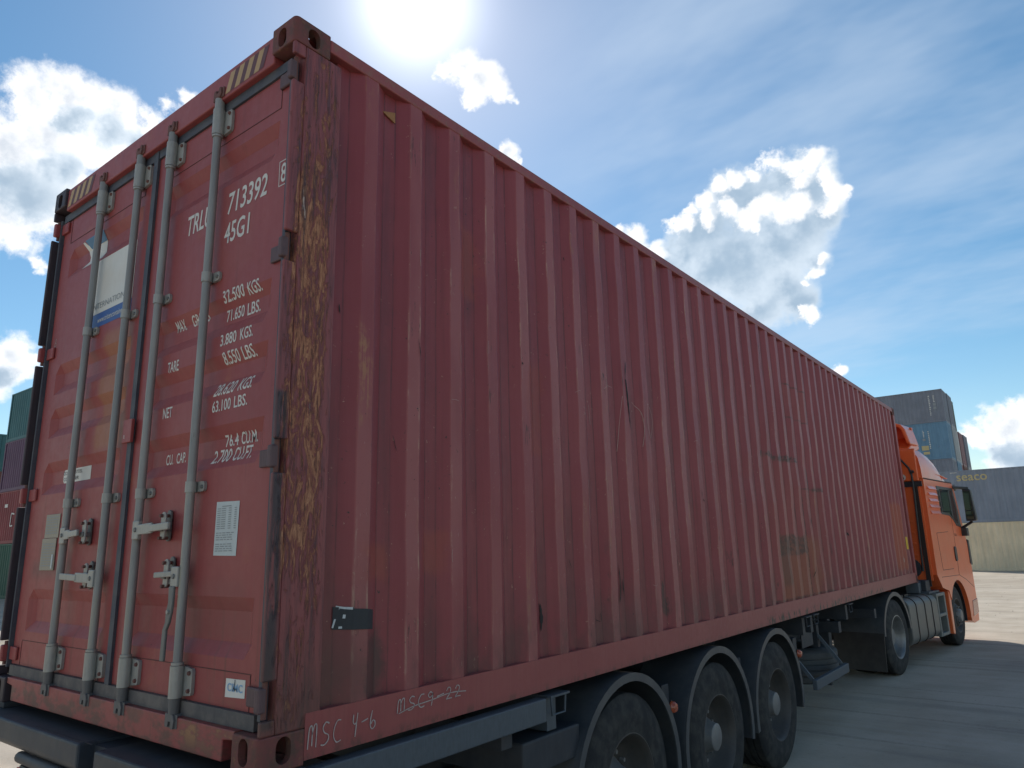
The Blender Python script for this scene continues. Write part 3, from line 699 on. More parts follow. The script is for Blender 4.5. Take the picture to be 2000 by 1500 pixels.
    if ln:
        ex = rx + sd * ln
        b.bar((rx + sd * .050, -.004, hz), (rx + sd * (ln * .55), -.010, hz + .004), .012, .044)
        b.bar((rx + sd * (ln * .50), -.012, hz + .002), (ex, -.016, hz + .008), .014, .030)
        b.build('door_handle', 'zinc', D, bevel=.004)
    else:
        b.bar((rx - .055, -.004, hz + .010), (rx - .175, -.016, hz + .004), .012, .022)
        b.build('door_handle', 'zinc', D, bevel=.004)
        b = MB(); hp = [(rx - .040, hz - .038, .038), (rx - .038, hz - .10, .034), (rx - .046, hz - .135, .040), (rx - .052, hz - .175, .030), (rx - .070, hz - .205, .026), (rx - .074, hz - .32, .030)]
        L = [(p[0] - p[2] / 2, p[1]) for p in hp]; Q = [(p[0] + p[2] / 2, p[1]) for p in hp]
        b.prism(L + Q[::-1], 'y', -.014, -.002); b.build('handle_lever', 'zinc_dark', D, bevel=.004)
        MB().lathe([(-.006, 0), (-.006, .008), (0, .009)], (rx - .046, -.014, hz - .135), 'y', 10).build('bolt', 'zinc', D, True)

# lettering and stickers that follow the pressed doors
def on_door(me, s, x0, z0, name, mt, lift=.0014, label=None):
    """drape a flat mesh (XY) over door s with its origin at x0, z0"""
    D, rx0, rx1 = DOORS[s]; bm = bmesh.new(); bm.from_mesh(me)
    for v in bm.verts: v.co = (v.co.x + x0, 0, v.co.y + z0)
    for a, c_ in REC:
        for z in (a, a + SL, c_ - SL, c_): bmesh.ops.bisect_plane(bm, geom=list(bm.verts) + list(bm.edges) + list(bm.faces), plane_co=(0, 0, z), plane_no=(0, 0, 1))
    for x in (rx0, rx0 + .05, rx1 - .05, rx1): bmesh.ops.bisect_plane(bm, geom=list(bm.verts) + list(bm.edges) + list(bm.faces), plane_co=(x, 0, 0), plane_no=(1, 0, 0))
    for v in bm.verts: v.co.y = door_y(v.co.x, v.co.z, rx0, rx1) - lift
    bm.normal_update()
    me2 = bpy.data.meshes.new(name); bm.to_mesh(me2); bm.free(); me2.materials.append(MATS[mt])
    o = link(name, me2, D)
    if label: o['label'] = label
    return o
def door_text(txt, s, x0, x1, z0, z1, mt='letter_white', shear=0., bold=.012, lift=.0014, name='lettering'):
    sh_ = 1.5 * (door_y(x0 - .03, (z0 + z1) / 2, DOORS[s][1], DOORS[s][2]) - YF)      # the letters sit where the sprayer stencilled them, down in the recess
    return on_door(text_mesh(txt, x1 - x0, z1 - z0, shear, bold), s, x0 - sh_, z0, name, mt, lift)
def poly_mesh(pts):
    me = bpy.data.meshes.new('p'); me.from_pydata([(p[0], p[1], 0) for p in pts], [], [tuple(range(len(pts)))]); return me
for (t, x0, x1, z0, z1, sh) in [('TRLU', -.868, -.655, 2.170, 2.270, .10), ('713392', -.520, -.222, 2.172, 2.275, .10), ('45G1', -.530, -.340, 2.035, 2.132, .05),
        ('32.500', -.508, -.350, 1.762, 1.815, .0), ('KGS.', -.320, -.226, 1.757, 1.810, .0), ('71.650', -.468, -.335, 1.682, 1.735, .0), ('LBS.', -.312, -.218, 1.678, 1.732, .0),
        ('3.880', -.500, -.380, 1.567, 1.618, 0), ('KGS.', -.352, -.262, 1.567, 1.618, 0), ('8.550', -.468, -.350, 1.486, 1.538, 0), ('LBS.', -.328, -.236, 1.486, 1.538, 0),
        ('28.620', -.515, -.362, 1.354, 1.409, .1), ('KGS.', -.335, -.238, 1.354, 1.409, .1), ('63.100', -.528, -.390, 1.287, 1.335, 0), ('LBS.', -.366, -.272, 1.287, 1.335, 0),
        ('76.4', -.412, -.318, 1.139, 1.188, 0), ('CU.M.', -.298, -.184, 1.139, 1.188, 0), ('2.700', -.495, -.362, 1.076, 1.131, .1), ('CU.FT.', -.342, -.210, 1.076, 1.131, .1),
        ('MAX.', -.890, -.806, 1.719, 1.768, 0), ('GROSS', -.752, -.610, 1.719, 1.768, 0), ('TARE', -.935, -.838, 1.524, 1.574, 0), ('NET', -.942, -.862, 1.314, 1.362, 0), ('CU.', -.890, -.828, 1.106, 1.152, 0), ('CAP.', -.800, -.720, 1.106, 1.152, 0),
        ('8', -.124, -.088, 2.190, 2.276, 0)]:
    door_text(t, 1, x0, x1, z0, z1, shear=sh)
b = MB()
for (x0, x1, z0, z1) in ((-.138, -.134, 2.176, 2.290), (-.080, -.076, 2.176, 2.290), (-.134, -.080, 2.176, 2.180), (-.134, -.080, 2.286, 2.290)):
    b.add([(x0, .0486, z0), (x1, .0486, z0), (x1, .0486, z1), (x0, .0486, z1)], [(0, 1, 2, 3)])
b.build('lettering', 'letter_white', DR)
# logo panel on the left leaf
on_door(poly_mesh([(-1.852, 1.995), (-1.372, 1.995), (-1.372, 2.312), (-1.852, 2.312)]), 0, 0, 0, 'white_panel', 'vinyl_white', .0012, 'large white vinyl panel above a blue strip')
on_door(poly_mesh([(-1.852, 1.915), (-1.372, 1.915), (-1.372, 1.9945), (-1.852, 1.9945)]), 0, 0, 0, 'blue_strip', 'vinyl_blue', .0012)
on_door(poly_mesh([(-2.066, 2.333), (-1.80, 2.333), (-1.80, 2.478), (-1.985, 2.478), (-2.020, 2.468), (-2.046, 2.492), (-2.066, 2.490), (-2.030, 2.430), (-2.008, 2.395), (-2.014, 2.370)]), 0, 0, 0, 'sail_logo', 'vinyl_white', .0012, 'white sail shaped emblem')
on_door(poly_mesh([(-1.995, 2.442), (-1.80, 2.442), (-1.80, 2.497), (-2.035, 2.497)]), 0, 0, 0, 'sail_logo_blue', 'logo_blue', .0022)
door_text('INTERNATIONAL', 0, -1.836, -1.392, 2.022, 2.056, 'print_grey', 0, 0, .0024)
door_text('www.tritoncontainer.com', 0, -1.752, -1.385, 1.938, 1.966, 'vinyl_white', 0, 0, .0024)
on_door(poly_mesh([(-2.035, 1.118), (-2.02, 1.105), (-1.70, 1.105), (-1.70, 1.176), (-2.02, 1.176), (-2.035, 1.163)]), 0, 0, 0, 'steel_sticker', 'vinyl_white', .0014)
door_text('CORTEN STEEL', 0, -1.995, -1.76, 1.148, 1.166, 'black_print', 0, 0, .0028); door_text('CONTAINER', 0, -1.985, -1.80, 1.116, 1.134, 'black_print', 0, 0, .0028)
# data plate with a folded upper half
for (z0, z1, dx, dd, nm) in ((.820, .942, .0, .004, 'data_plate'), (.655, .818, -.012, .007, 'data_plate')):
    p = MB(); p.box(-2.118 + dx, -1.940 + dx, YF - dd, YF - .001, z0, z1); o = p.build(nm, 'plate_tin', DL, bevel=.002)
b = MB(); rr = random.Random(5)
for i in range(19):
    z = .925 - i * .0138
    if .80 < z < .83: continue
    x = -2.105 - (.012 if z < .82 else 0)
    while x < -1.965:
        l = rr.uniform(.008, .03); x2 = min(x + l, -1.955); yy = YF - (.0046 if z > .82 else .0076)
        b.add([(x, yy, z), (x2, yy, z), (x2, yy, z + .005), (x, yy, z + .005)], [(0, 1, 2, 3)]); x = x2 + .006
b.build('lettering', 'print_grey', DL)
b = MB(); b.box(-1.978, -1.962, YF - .0105, YF - .0078, .665, .735); b.build('plate_tag', 'paper_white', DL)
# paper document on the right leaf
p = MB(); p.add([(-.444, .0487, .712), (-.286, .0487, .709), (-.281, .0487, .914), (-.442, .0487, .918)], [(0, 1, 2, 3)]); p.build('paper_notice', 'paper_white', DR, label='white printed paper sheet stuck to the right leaf')
b = MB()
for i in range(21):
    z = .897 - i * .0085
    if i in (0,): segs = [(-.40, -.335)]
    elif i < 11: segs = [(-.432, -.408), (-.402, -.372), (-.352, -.334), (-.312, -.297)]
    elif i in (11, 16): segs = []
    else:
        x = -.432; segs = []
        while x < -.32: l = rr.uniform(.01, .03); segs.append((x, x + l)); x += l + .006
    for (x0, x1) in segs: b.add([(x0, .0474, z), (x1, .0474, z), (x1, .0474, z + .0032), (x0, .0474, z + .0032)], [(0, 1, 2, 3)])
b.build('lettering', 'print_grey', DR)
p = MB(); p.add([(-.302, .0487, .212), (-.177, .0487, .218), (-.176, .0487, .279), (-.300, .0487, .276)], [(0, 1, 2, 3)]); p.build('maker_sticker', 'vinyl_white', DR)
door_text('CIMC', 1, -.288, -.190, .234, .262, 'print_blue', 0, .02, .0028)
b = MB(); ribbon(b, smoothpts([(-.238, .276), (-.240, .262), (-.244, .250), (-.250, .236)]), .004, lambda q: (q[0], .0462, q[1])); b.build('ink_stroke', 'black_print', DR)
b = MB(); ribbon(b, smoothpts([(-2.312, 1.915), (-2.300, 1.958), (-2.288, 1.952), (-2.292, 1.938), (-2.302, 1.934), (-2.288, 1.930), (-2.290, 1.916), (-2.312, 1.914)]), .003, lambda q: (q[0], .0488, q[1])); b.build('chalk_mark', 'chalk', DL)
# knocks in the paint beside the rods
b = MB()
for pts in ([(-.70, 1.915), (-.675, 1.925), (-.655, 1.922), (-.635, 1.935)], [(-.69, 1.905), (-.668, 1.915), (-.645, 1.912)], [(-1.47, .975), (-1.44, .985), (-1.41, .978), (-1.385, .99)]):
    ribbon(b, pts, .007, lambda q: (q[0], .0487, q[1]))
b.build('paint_knock', 'seam_dark', DR)

# chalk handwriting and worn sticker on the right side
def on_rail(q): return (.0022, q[0], q[1])
CH = {'M': [[(0, 0), (.06, .75), (.2, .98), (.34, .85), (.36, .1)], [(.36, .6), (.5, .95), (.66, 1.02), (.74, .85), (.72, .0)]],
      'S': [[(.75, .92), (.45, 1.0), (.2, .78), (.35, .55), (.7, .42), (.72, .2), (.4, .02), (.05, .05)]],
      'C': [[(.75, .95), (.4, .95), (.12, .6), (.12, .25), (.4, .0), (.8, .05)]],
      '4': [[(.1, 1.0), (.05, .6), (.3, .45), (.5, .6)], [(.62, 1.05), (.5, .5), (.35, -.25)]],
      '-': [[(.05, .5), (.9, .62)]],
      '6': [[(.35, 1.05), (.15, .6), (.12, .2), (.4, .0), (.75, .15), (.72, .4), (.45, .48), (.2, .3)]],
      '9': [[(.65, .8), (.4, 1.0), (.12, .8), (.3, .58), (.62, .72), (.66, .9), (.62, .4), (.5, -.1)]],
      '2': [[(.1, .75), (.35, 1.0), (.62, .85), (.5, .5), (.1, .1), (.3, .12), (.8, .1)]]}
def write(txt, y0, y1, z0, z1, h, wd, mt='chalk', slant=.15):
    b = MB(); n = len(txt); w = (y1 - y0) / n
    for i, ch in enumerate(txt):
        zb = z0 + (z1 - z0) * i / max(1, n - 1)
        for st in CH.get(ch, []):
            ribbon(b, smoothpts([(y0 + i * w + (p[0] + slant * p[1] * .3) * w * .9, zb + p[1] * h) for p in st]), wd, on_rail)
    return b
write('MSC', .190, .350, .048, .046, .075, .0042).build('chalk_writing', 'chalk', CON, label='chalk handwriting MSC 4-6 on the bottom rail')
write('4-6', .388, .510, .062, .058, .062, .0042).build('chalk_writing', 'chalk', CON)
b = write('MSC9-22', .612, 1.00, .088, .090, .050, .0042); ribbon(b, smoothpts([(.62, .086), (.70, .100), (.80, .106), (.92, .116), (1.02, .108)]), .004, on_rail)
b.build('chalk_writing', 'chalk', CON, label='struck out chalk handwriting on the bottom rail')
def on_wall(q): return (prof_r(q[0]) + .0025, q[0], q[1])
def prof_r(y):
    ph = abs((y - PH0 + PITCH / 2) % PITCH - PITCH / 2)
    if y < .30: return -.040
    return -.004 if ph <= .036 else (-.040 if ph >= .104 else -.004 - .036 * (ph - .036) / .068)
b = MB()
for (ya, yb, za, zb_) in ((.312, .384, .43, .512), (.384, .456, .425, .502), (.456, .500, .42, .495)):
    b.add([on_wall((ya, za)), on_wall((yb, za - .005)), on_wall((yb, zb_ - .006)), on_wall((ya, zb_))], [(0, 1, 2, 3)])
b.build('sticker_remnant', 'tear_black', CON, label='torn dark sticker with a white edge')
b = MB()
for st in ([(.330, .506), (.322, .47), (.312, .436)], [(.322, .512), (.350, .506), (.380, .503)], [(.318, .436), (.345, .436)], [(.352, .482), (.350, .468)]):
    ribbon(b, st, .008, lambda q: (prof_r(q[0]) + .004, q[0], q[1]))
b.build('sticker_edge', 'sticker_edge', CON)
b = MB(); b.prism([(.505, 2.715), (.585, 2.690), (.585, 2.745)], 'x', -.036, -.030); b.build('hazard_triangle', 'rust_orange', CON)
b = MB(); b.add([on_wall((y, z)) for y, z in ((11.74, .54), (11.78, .54), (11.78, .735), (11.74, .735))], [(0, 1, 2, 3)]); b.add([on_wall((y, z)) for y, z in ((11.79, .54), (11.93, .54), (11.93, .735), (11.79, .735))], [(0, 1, 2, 3)])
b.build('yellow_tag', 'sticker_yellow', CON, label='yellow tag near the front end')
b = MB()
for (y, z0, z1) in ((11.26, .35, .42), (11.82, 1.52, 1.66), (11.83, 1.36, 1.50)): ribbon(b, [(y, z0), (y + .01, (z0 + z1) / 2), (y, z1)], .022, on_wall)
b.build('lettering', 'letter_white', CON)
# scratched numerals and long scuffs
b = MB()
def scr(pts, w=.0035): ribbon(b, smoothpts(pts, 6), w, on_wall)
scr([(2.36, 1.68), (2.44, 1.72), (2.52, 1.72)]); scr([(2.40, 1.58), (2.46, 1.45), (2.42, 1.36)]); scr([(2.60, 1.67), (2.57, 1.50), (2.55, 1.36), (2.54, 1.30)])
scr([(2.78, 1.66), (2.86, 1.60), (2.88, 1.48), (2.86, 1.36)]); scr([(2.94, 1.67), (2.93, 1.52), (2.98, 1.40), (3.04, 1.46), (3.07, 1.58), (3.02, 1.67), (2.94, 1.66)]); scr([(2.22, 1.56), (2.23, 1.44)])
rr = random.Random(21)
for i in range(70):
    k = rr.randrange(1, 30); y = PH0 + PITCH * k + rr.choice((-.034, .034, rr.uniform(-.03, .03))); z = rr.uniform(.4, 2.1); l = rr.uniform(.03, .28) * (1 if rr.random() < .7 else .3)
    if rr.random() < .7: scr([(y, z), (y + rr.uniform(-.004, .004), z + l / 2), (y, z + l)], rr.uniform(.0015, .0035))
    else: scr([(y - .02, z), (y + .01, z + rr.uniform(-.01, .02)), (y + .03, z + rr.uniform(-.01, .02))], .002)
o = b.build('scratch_mark', 'scratch', CON); o['kind'] = 'stuff'
# gashes and bare spots in the side wall where something heavy scraped it
GASH = [([(2.640, 1.775), (2.648, 1.776), (2.662, 1.622), (2.676, 1.452)], .030), ([(2.662, 1.92), (2.650, 1.85), (2.640, 1.775)], .014), ([(1.501, 1.690), (1.508, 1.676)], .020), ([(1.931, .650), (1.944, .62), (1.957, .595)], .008),
    ([(1.995, 2.461), (1.999, 2.439)], .010), ([(1.645, .43), (1.655, .36), (1.648, .29)], .045), ([(2.480, .60), (2.492, .50), (2.486, .41), (2.466, .367)], .020), ([(2.17, .305), (2.241, .284)], .008), ([(2.241, .341), (2.253, .283)], .008),
    ([(2.521, .513), (2.528, .407)], .014), ([(.295, 1.714), (.301, 1.672)], .010), ([(.718, 1.654), (.730, 1.60), (.738, 1.538)], .006), ([(3.756, 1.041), (3.79, 1.023)], .014), ([(6.536, .956), (6.557, .823)], .030), ([(6.319, 1.004), (6.384, .848)], .020),
    ([(6.12, 1.077), (6.14, .898)], .020), ([(5.827, .993), (5.839, .795)], .018), ([(5.477, .818), (5.492, .771)], .035), ([(6.539, .456), (6.50, .40), (6.451, .331)], .016), ([(4.365, .268), (4.375, .22)], .05), ([(3.286, 1.005), (3.30, .988)], .018), ([(3.748, 1.10), (3.75, 1.06)], .012),
    ([(8.10, .80), (8.13, .76)], .05), ([(8.35, .78), (8.38, .75)], .04), ([(.60, 1.20), (.615, 1.13)], .005), ([(1.22, 1.5), (1.225, 1.42)], .008)]
for pts, w in GASH:
    b = MB(); ribbon(b, smoothpts(pts, 7), w * .55, lambda q: (prof_r(q[0]) + .0042, q[0], q[1]), True); b.build('wall_gash', 'gash', CON)
# ---------------------------------------------------------------- wheels
def tyre_mesh(rad, width, rim, name='tyre', n=56, tread=True):
    """axis x, outer face at x = 0, body towards -x"""
    w = width; p = []
    p += [(-.020, rim - .012), (-.004, rim + .002), (.0, rim + .03), (-.002, rim + .055), (.004, rim + .085), (-.004, rad - .085), (-.014, rad - .035), (-.028, rad - .008)]
    x = -.036; g = 4; step = (w - .072) / (g + 1)
    p.append((x, rad - .001))
    for i in range(g):
        xc = -.036 - step * (i + 1); p += [(xc + .008, rad), (xc + .006, rad - .012), (xc - .006, rad - .012), (xc - .008, rad)]
    p += [(-w + .036, rad - .001), (-w + .028, rad - .008), (-w + .014, rad - .035), (-w + .002, rad - .09), (-w, rim + .05), (-w + .004, rim), (-w + .02, rim - .012)]
    return MB().lathe(p, (0, 0, 0), 'x', n).mesh(name, 'tyre_rubber', True)
def rim_mesh(rim, width, kind):
    r = rim
    if kind == 'trailer':   # deep dish with hub cap standing out
        p = [(-.018, r + .004), (-.006, r + .006), (-.004, r - .004), (-.014, r - .014), (-.05, r - .022), (-.115, r - .05), (-.15, r - .075), (-.165, r - .115), (-.155, r - .125), (-.150, .165), (-.16, .150)]
    elif kind == 'drive':
        p = [(-.018, r + .004), (-.004, r + .006), (-.002, r - .006), (-.014, r - .016), (-.06, r - .022), (-.15, r - .045), (-.19, r - .075), (-.20, r - .12), (-.195, .14), (-.20, .125)]
    else:
        p = [(-.018, r + .004), (-.004, r + .006), (-.002, r - .006), (-.016, r - .018), (-.05, r - .026), (-.07, r - .05), (-.03, r - .10), (-.005, .165), (-.005, .14), (-.03, .12)]
    q = list(p) + [(-width + .03, .12), (-width + .02, r)]
    b = MB().lathe(q, (0, 0, 0), 'x', 44)
    return b.mesh('rim', 'rim_steel' if kind == 'trailer' else ('rim_alloy' if kind == 'drive' else 'rim_steel'), True)
def hub_mesh(kind):
    b = MB()
    if kind == 'trailer':
        b.lathe([(-.16, .15), (-.14, .135), (-.09, .105), (-.06, .095), (-.035, .090), (-.028, .078), (-.026, 0)], (0, 0, 0), 'x', 28)
        rr, xb, nb = .168, -.150, 10
    elif kind == 'drive':
        b.lathe([(-.2, .125), (-.10, .120), (-.085, .11), (-.08, .0)], (0, 0, 0), 'x', 28); rr, xb, nb = .168, -.195, 10
    else:
        b.lathe([(-.03, .12), (.03, .11), (.05, .09), (.055, 0)], (0, 0, 0), 'x', 28); rr, xb, nb = .145, -.005, 10
    me_b = b
    for i in range(nb):
        t = 2 * math.pi * i / nb; y, z = rr * math.cos(t), rr * math.sin(t)
        me_b.cyl((xb - .004, y, z), (xb + .028, y, z), .013, 6)
    return b.mesh('hub', 'hub_grey', True)
WM = {}
def wheel(parent, loc, kind, side=1, steer=0., spin=0.):
    if kind not in WM:
        WM[kind] = {'trailer': (tyre_mesh(.497, .36, .285), rim_mesh(.285, .36, 'trailer'), hub_mesh('trailer')),
                    'drive': (tyre_mesh(.50, .285, .288), rim_mesh(.288, .285, 'drive'), hub_mesh('drive')),
                    'steer': (tyre_mesh(.50, .30, .288), rim_mesh(.288, .30, 'steer'), hub_mesh('steer'))}[kind]
    e = link('wheel', None, parent, loc, (0, 0, (0 if side > 0 else math.pi) + steer)); e.empty_display_size = .2
    for nm, me in zip(('tyre', 'rim', 'hub'), WM[kind]):
        o = link(nm, me, e, (0, 0, 0), (spin, 0, 0))
        sharpen_once(o)
    return e
_done = set()
def sharpen_once(o):
    if o.data.name not in _done: _done.add(o.data.name); sharpen(o)
def arc(cx, cz, r, a0, a1, n): return [(cx + r * math.cos(R(a0 + (a1 - a0) * i / n)), cz + r * math.sin(R(a0 + (a1 - a0) * i / n))) for i in range(n + 1)]

# ---------------------------------------------------------------- the trailer under it
TR = thing('semi_trailer', 'three axle skeletal container trailer with round mudguards under the red container', 'trailer', (0, 0, H0))
G = -H0; CX = -1.219
for sx in (-1, 1):
    x = CX + sx * .46; b = MB()
    b.box(x - .07, x + .07, .17, 9.0, -.185, -.160); b.box(x - .07, x + .07, .17, 9.0, -.56, -.535); b.box(x - .008, x + .008, .17, 9.0, -.5351, -.1849)
    b.box(x - .07, x + .07, 9.0, 12.2, -.185, -.160); b.box(x - .07, x + .07, 9.0, 12.2, -.30, -.28); b.box(x - .008, x + .008, 9.0, 12.2, -.281, -.1849)
    b.build('main_beam', 'chassis', TR)
for y in (1.75, 3.1, 4.4, 5.85, 7.5, 9.3, 10.8):
    MB().box(CX - 1.13, CX + 1.13, y - .05, y + .05, -.31, -.19).build('cross_member', 'chassis', TR, bevel=.005)
# rear bolster: two thick plates with a gap at the lock
b = MB(); b.prism([(-.085, -.030), (.165, -.030), (.165, -.150), (-.055, -.150), (-.085, -.120)], 'x', -2.52, -1.145); b.build('rear_bolster', 'bumper_paint', TR, bevel=.010)
b = MB(); b.prism([(-.088, -.034), (.165, -.034), (.165, -.165), (-.055, -.165), (-.088, -.125)], 'x', -.990, .030); b.build('rear_bolster', 'bumper_paint', TR, bevel=.010)
MB().box(-1.150, -.985, -.020, .160, -.160, -.045).build('bolster_web', 'chassis', TR)
MB().box(CX - .55, CX + .55, .166, .30, -.30, -.05).build('rear_cross_beam', 'chassis', TR)
b = MB(); b.box(-1.66, -1.08, -.060, -.052, -.0296, -.0285); b.build('plate_edge', 'chassis', TR)
for sx in (0, 1):
    x0, x1 = sorted((mx(-.17, sx), mx(.02, sx)))
    MB().box(x0, x1, .004, .174, -.0295 if sx else -.0335, -.0012).build('twist_lock_pad', 'chassis', TR, bevel=.004)
    MB().box(*sorted((mx(-.17, sx), mx(.02, sx))), 12.02, 12.188, -.16, -.0012).build('twist_lock_pad', 'galvanised' if sx == 0 else 'chassis', TR, bevel=.006)
MB().box(-2.46, .02, 12.03, 12.18, -.30, -.161).build('front_bolster', 'chassis', TR, bevel=.006)
b = MB(); b.prism([(12.195, -.02), (12.26, .03), (12.33, .0), (12.33, -.10), (12.21, -.14), (12.195, -.13)], 'x', -.10, .02); b.build('front_stop', 'galvanised', TR, bevel=.006)
# under-run bar and lamps
MB().tube([(-1.815, -.045, -.178), (-1.80, -.055, -.178), (CX, -.055, -.178), (-.64, -.055, -.178), (-.625, -.045, -.178)], [.015, .026, .026, .026, .015], 12).build('underrun_bar', 'bumper_paint', TR, True)
for x in (-1.60, -.84):
    MB().box(x - .19, x + .20, -.066, .02, -.34, -.206).build('lamp_box', 'plastic_black', TR, bevel=.012)
    MB().box(x - .18, x + .06, -.078, -.0665, -.325, -.212).build('tail_lamp', 'lamp_red', TR, bevel=.008)
    MB().box(x + .07, x + .18, -.078, -.0665, -.325, -.212).build('tail_lamp', 'lamp_orange', TR, bevel=.008)
    MB().box(x - .03, x + .03, .021, .16, -.36, -.2).build('lamp_bracket', 'chassis', TR)
# galvanised side rail at the rear, with the lock bracket after it
for s in (0, 1):
    x0, x1 = sorted((mx(-.035, s), mx(.030, s)))
    b = MB(); b.box(x0, x1, .182, 1.585, -.122, -.014); b.build('side_rail', 'galvanised', TR, bevel=.006)
    MB().box(*sorted((mx(-.60, s), mx(-.03, s))), .5, .58, -.20, -.10).build('rail_bracket', 'chassis', TR)
    MB().box(*sorted((mx(-.60, s), mx(-.03, s))), 1.3, 1.38, -.20, -.10).build('rail_bracket', 'chassis', TR)
for (y, z) in ((1.72, -.012), (6.02, .0), (6.28, .0), (7.66, .0)):
    b = MB(); b.box(-.10, .022, y - .085, y + .085, z - .012, z - .002); b.tube([(.010, y - .07, z - .012), (.010, y - .06, z - .095), (.010, y + .05, z - .095), (.010, y + .06, z - .012)], .006, 8)
    b.box(-.60, -.04, y - .04, y + .04, z - .18, z - .02); b.build('lock_bracket', 'galvanised' if y < 2 else 'chassis', TR)
MB().box(-.60, -.02, 1.45, 1.95, -.36, -.20).build('tool_box', 'chassis', TR, bevel=.01)
# axles, wheels, mudguards
AX = (2.44, 3.74, 5.03)
for k, y in enumerate(AX):
    MB().cyl((CX - 1.0, y, -.633), (CX + 1.0, y, -.633), .075, 16).build('axle', 'chassis', TR, True)
    for sx in (-1, 1):
        MB().box(CX + sx * .46 - .06, CX + sx * .46 + .06, y - .42, y - .30, -.62, -.50).build('spring_hanger', 'chassis', TR)
        MB().bar((CX + sx * .46, y - .40, -.58), (CX + sx * .46, y + .36, -.66), .09, .05).build('trailing_arm', 'chassis', TR)
        MB().lathe([(-.64, .0), (-.64, .11), (-.60, .13), (-.57, .12), (-.56, 0)], (CX + sx * .46, y + .34, 0), 'z', 16).build('air_spring', 'tyre_rubber', TR, True)
    wheel(TR, (.0, y, -.633), 'trailer', 1, spin=.4 * k)
    wheel(TR, (WX, y, -.633), 'trailer', -1, spin=.7 * k)
    for s in (0, 1):
        b = MB(); zc = -.633; a0, a1 = -12, 190; n = 28
        # arch sheet with a rolled outer lip
        b.arcstrip(y, zc, .604, .613, a0, a1, n, *sorted((mx(-.40, s), mx(.004, s)))); b.arcstrip(y, zc, .566, .6125, a0, a1, n, *sorted((mx(.0045, s), mx(.016, s))))
        b.build('mudguard', 'mudguard', TR, True)
        MB().bar((mx(-.42, s), y, -.022), (mx(-.75, s), y, -.20), .05, .04).build('mudguard_stay', 'chassis', TR)
        MB().tube([(mx(-.05, s), y + .645, -.40), (mx(-.55, s), y + .645, -.40)], .018, 8).build('mudguard_stay', 'chassis', TR)
MB().cyl((-.46, 4.37, -.30), (-.08, 4.37, -.30), .045, 16).build('air_tank_end', 'chassis', TR, True)
for y in (2.99, 5.62): MB().lathe([(-.02, .0), (-.02, .036), (.0, .034), (.012, .024), (.014, .0)], (.024, y, -.30), 'x', 18).build('side_marker_lamp', 'lamp_orange', TR, True)
for y in (2.99, 5.62): MB().bar((.0, y, -.26), (.0, y, -.42), .014, .012, (1, 0, 0)).build('lamp_stalk', 'plastic_black', TR)
# spare wheel lying flat on its carrier
e = link('spare_wheel', None, TR, (-.62, 7.35, -.455), (0, -math.pi / 2, 0))
for nm, me in zip(('tyre', 'rim'), WM['trailer'][:2]):
    o = link(nm, me, e)
    if nm == 'tyre': o.material_slots[0].link = 'OBJECT'; o.material_slots[0].material = MATS['spare_rubber']
MB().box(-1.05, -.2, 7.32, 7.38, -.85, -.82).build('spare_carrier', 'chassis', TR)
for y in (6.95, 7.75): MB().bar((-.62, y, -.84), (-.62, y, -.56), .03, .03, (1, 0, 0)).build('spare_carrier', 'chassis', TR)
# side guard: low rail on slanting struts
MB().box(-.010, .034, 6.00, 7.20, -.675, -.585).build('side_guard_rail', 'galvanised', TR, bevel=.006)
for y in (6.06, 7.14): MB().bar((.0, y, -.62), (-.26, y - .06, -.25), .045, .03).build('side_guard_strut', 'galvanised', TR)
MB().box(-.50, -.27, 6.0, 6.08, -.30, -.19).build('guard_bracket', 'hub_grey', TR); MB().box(-.30, -.22, 7.05, 7.13, -.42, -.19).build('guard_bracket', 'chassis', TR)
MB().box(-.36, -.24, 5.96, 6.10, -.34, -.12).build('guard_bracket', 'hub_grey', TR, bevel=.004)
MB().box(-.20, -.19, 6.40, 6.78, -.36, -.04).build('data_panel', 'chassis', TR)
# landing legs
for sx in (-1, 1):
    x = CX + sx * .72; b = MB(); b.box(x - .06, x + .06, 8.3, 8.42, -.80, -.16); b.box(x - .045, x + .045, 8.315, 8.405, -.92, -.80); b.box(x - .12, x + .12, 8.22, 8.50, -.94, -.92); b.build('landing_leg', 'chassis', TR, bevel=.006)
MB().box(CX - .60, CX + .60, 9.6, 11.0, -.145 - .16, -.19 - .0).build('kingpin_plate', 'chassis', TR)
MB().cyl((CX, 10.27, -.42), (CX, 10.27, -.305), .045, 16).build('kingpin', 'zinc_dark', TR, True)
# air lines and cables clipped along the beams
for k, (x, z) in enumerate(((-.66, -.24), (-.64, -.33), (-.67, -.44))):
    MB().tube([(x + .03 * math.sin(i * 1.3 + k), .4 + i * .55, z - .03 * abs(math.sin(i * 1.1 + k))) for i in range(16)], .012, 6).build('air_line', 'plastic_black', TR, True)
for y in AX:
    MB().tube([(-.66, y - .35, -.33), (-.52, y - .22, -.48), (-.45, y - .05, -.52), (-.42, y + .02, -.60)], .011, 6).build('brake_hose', 'plastic_black', TR, True)
    MB().cyl((-.52, y + .16, -.60), (-.52, y + .34, -.54), .075, 14).build('brake_chamber', 'chassis', TR, True)
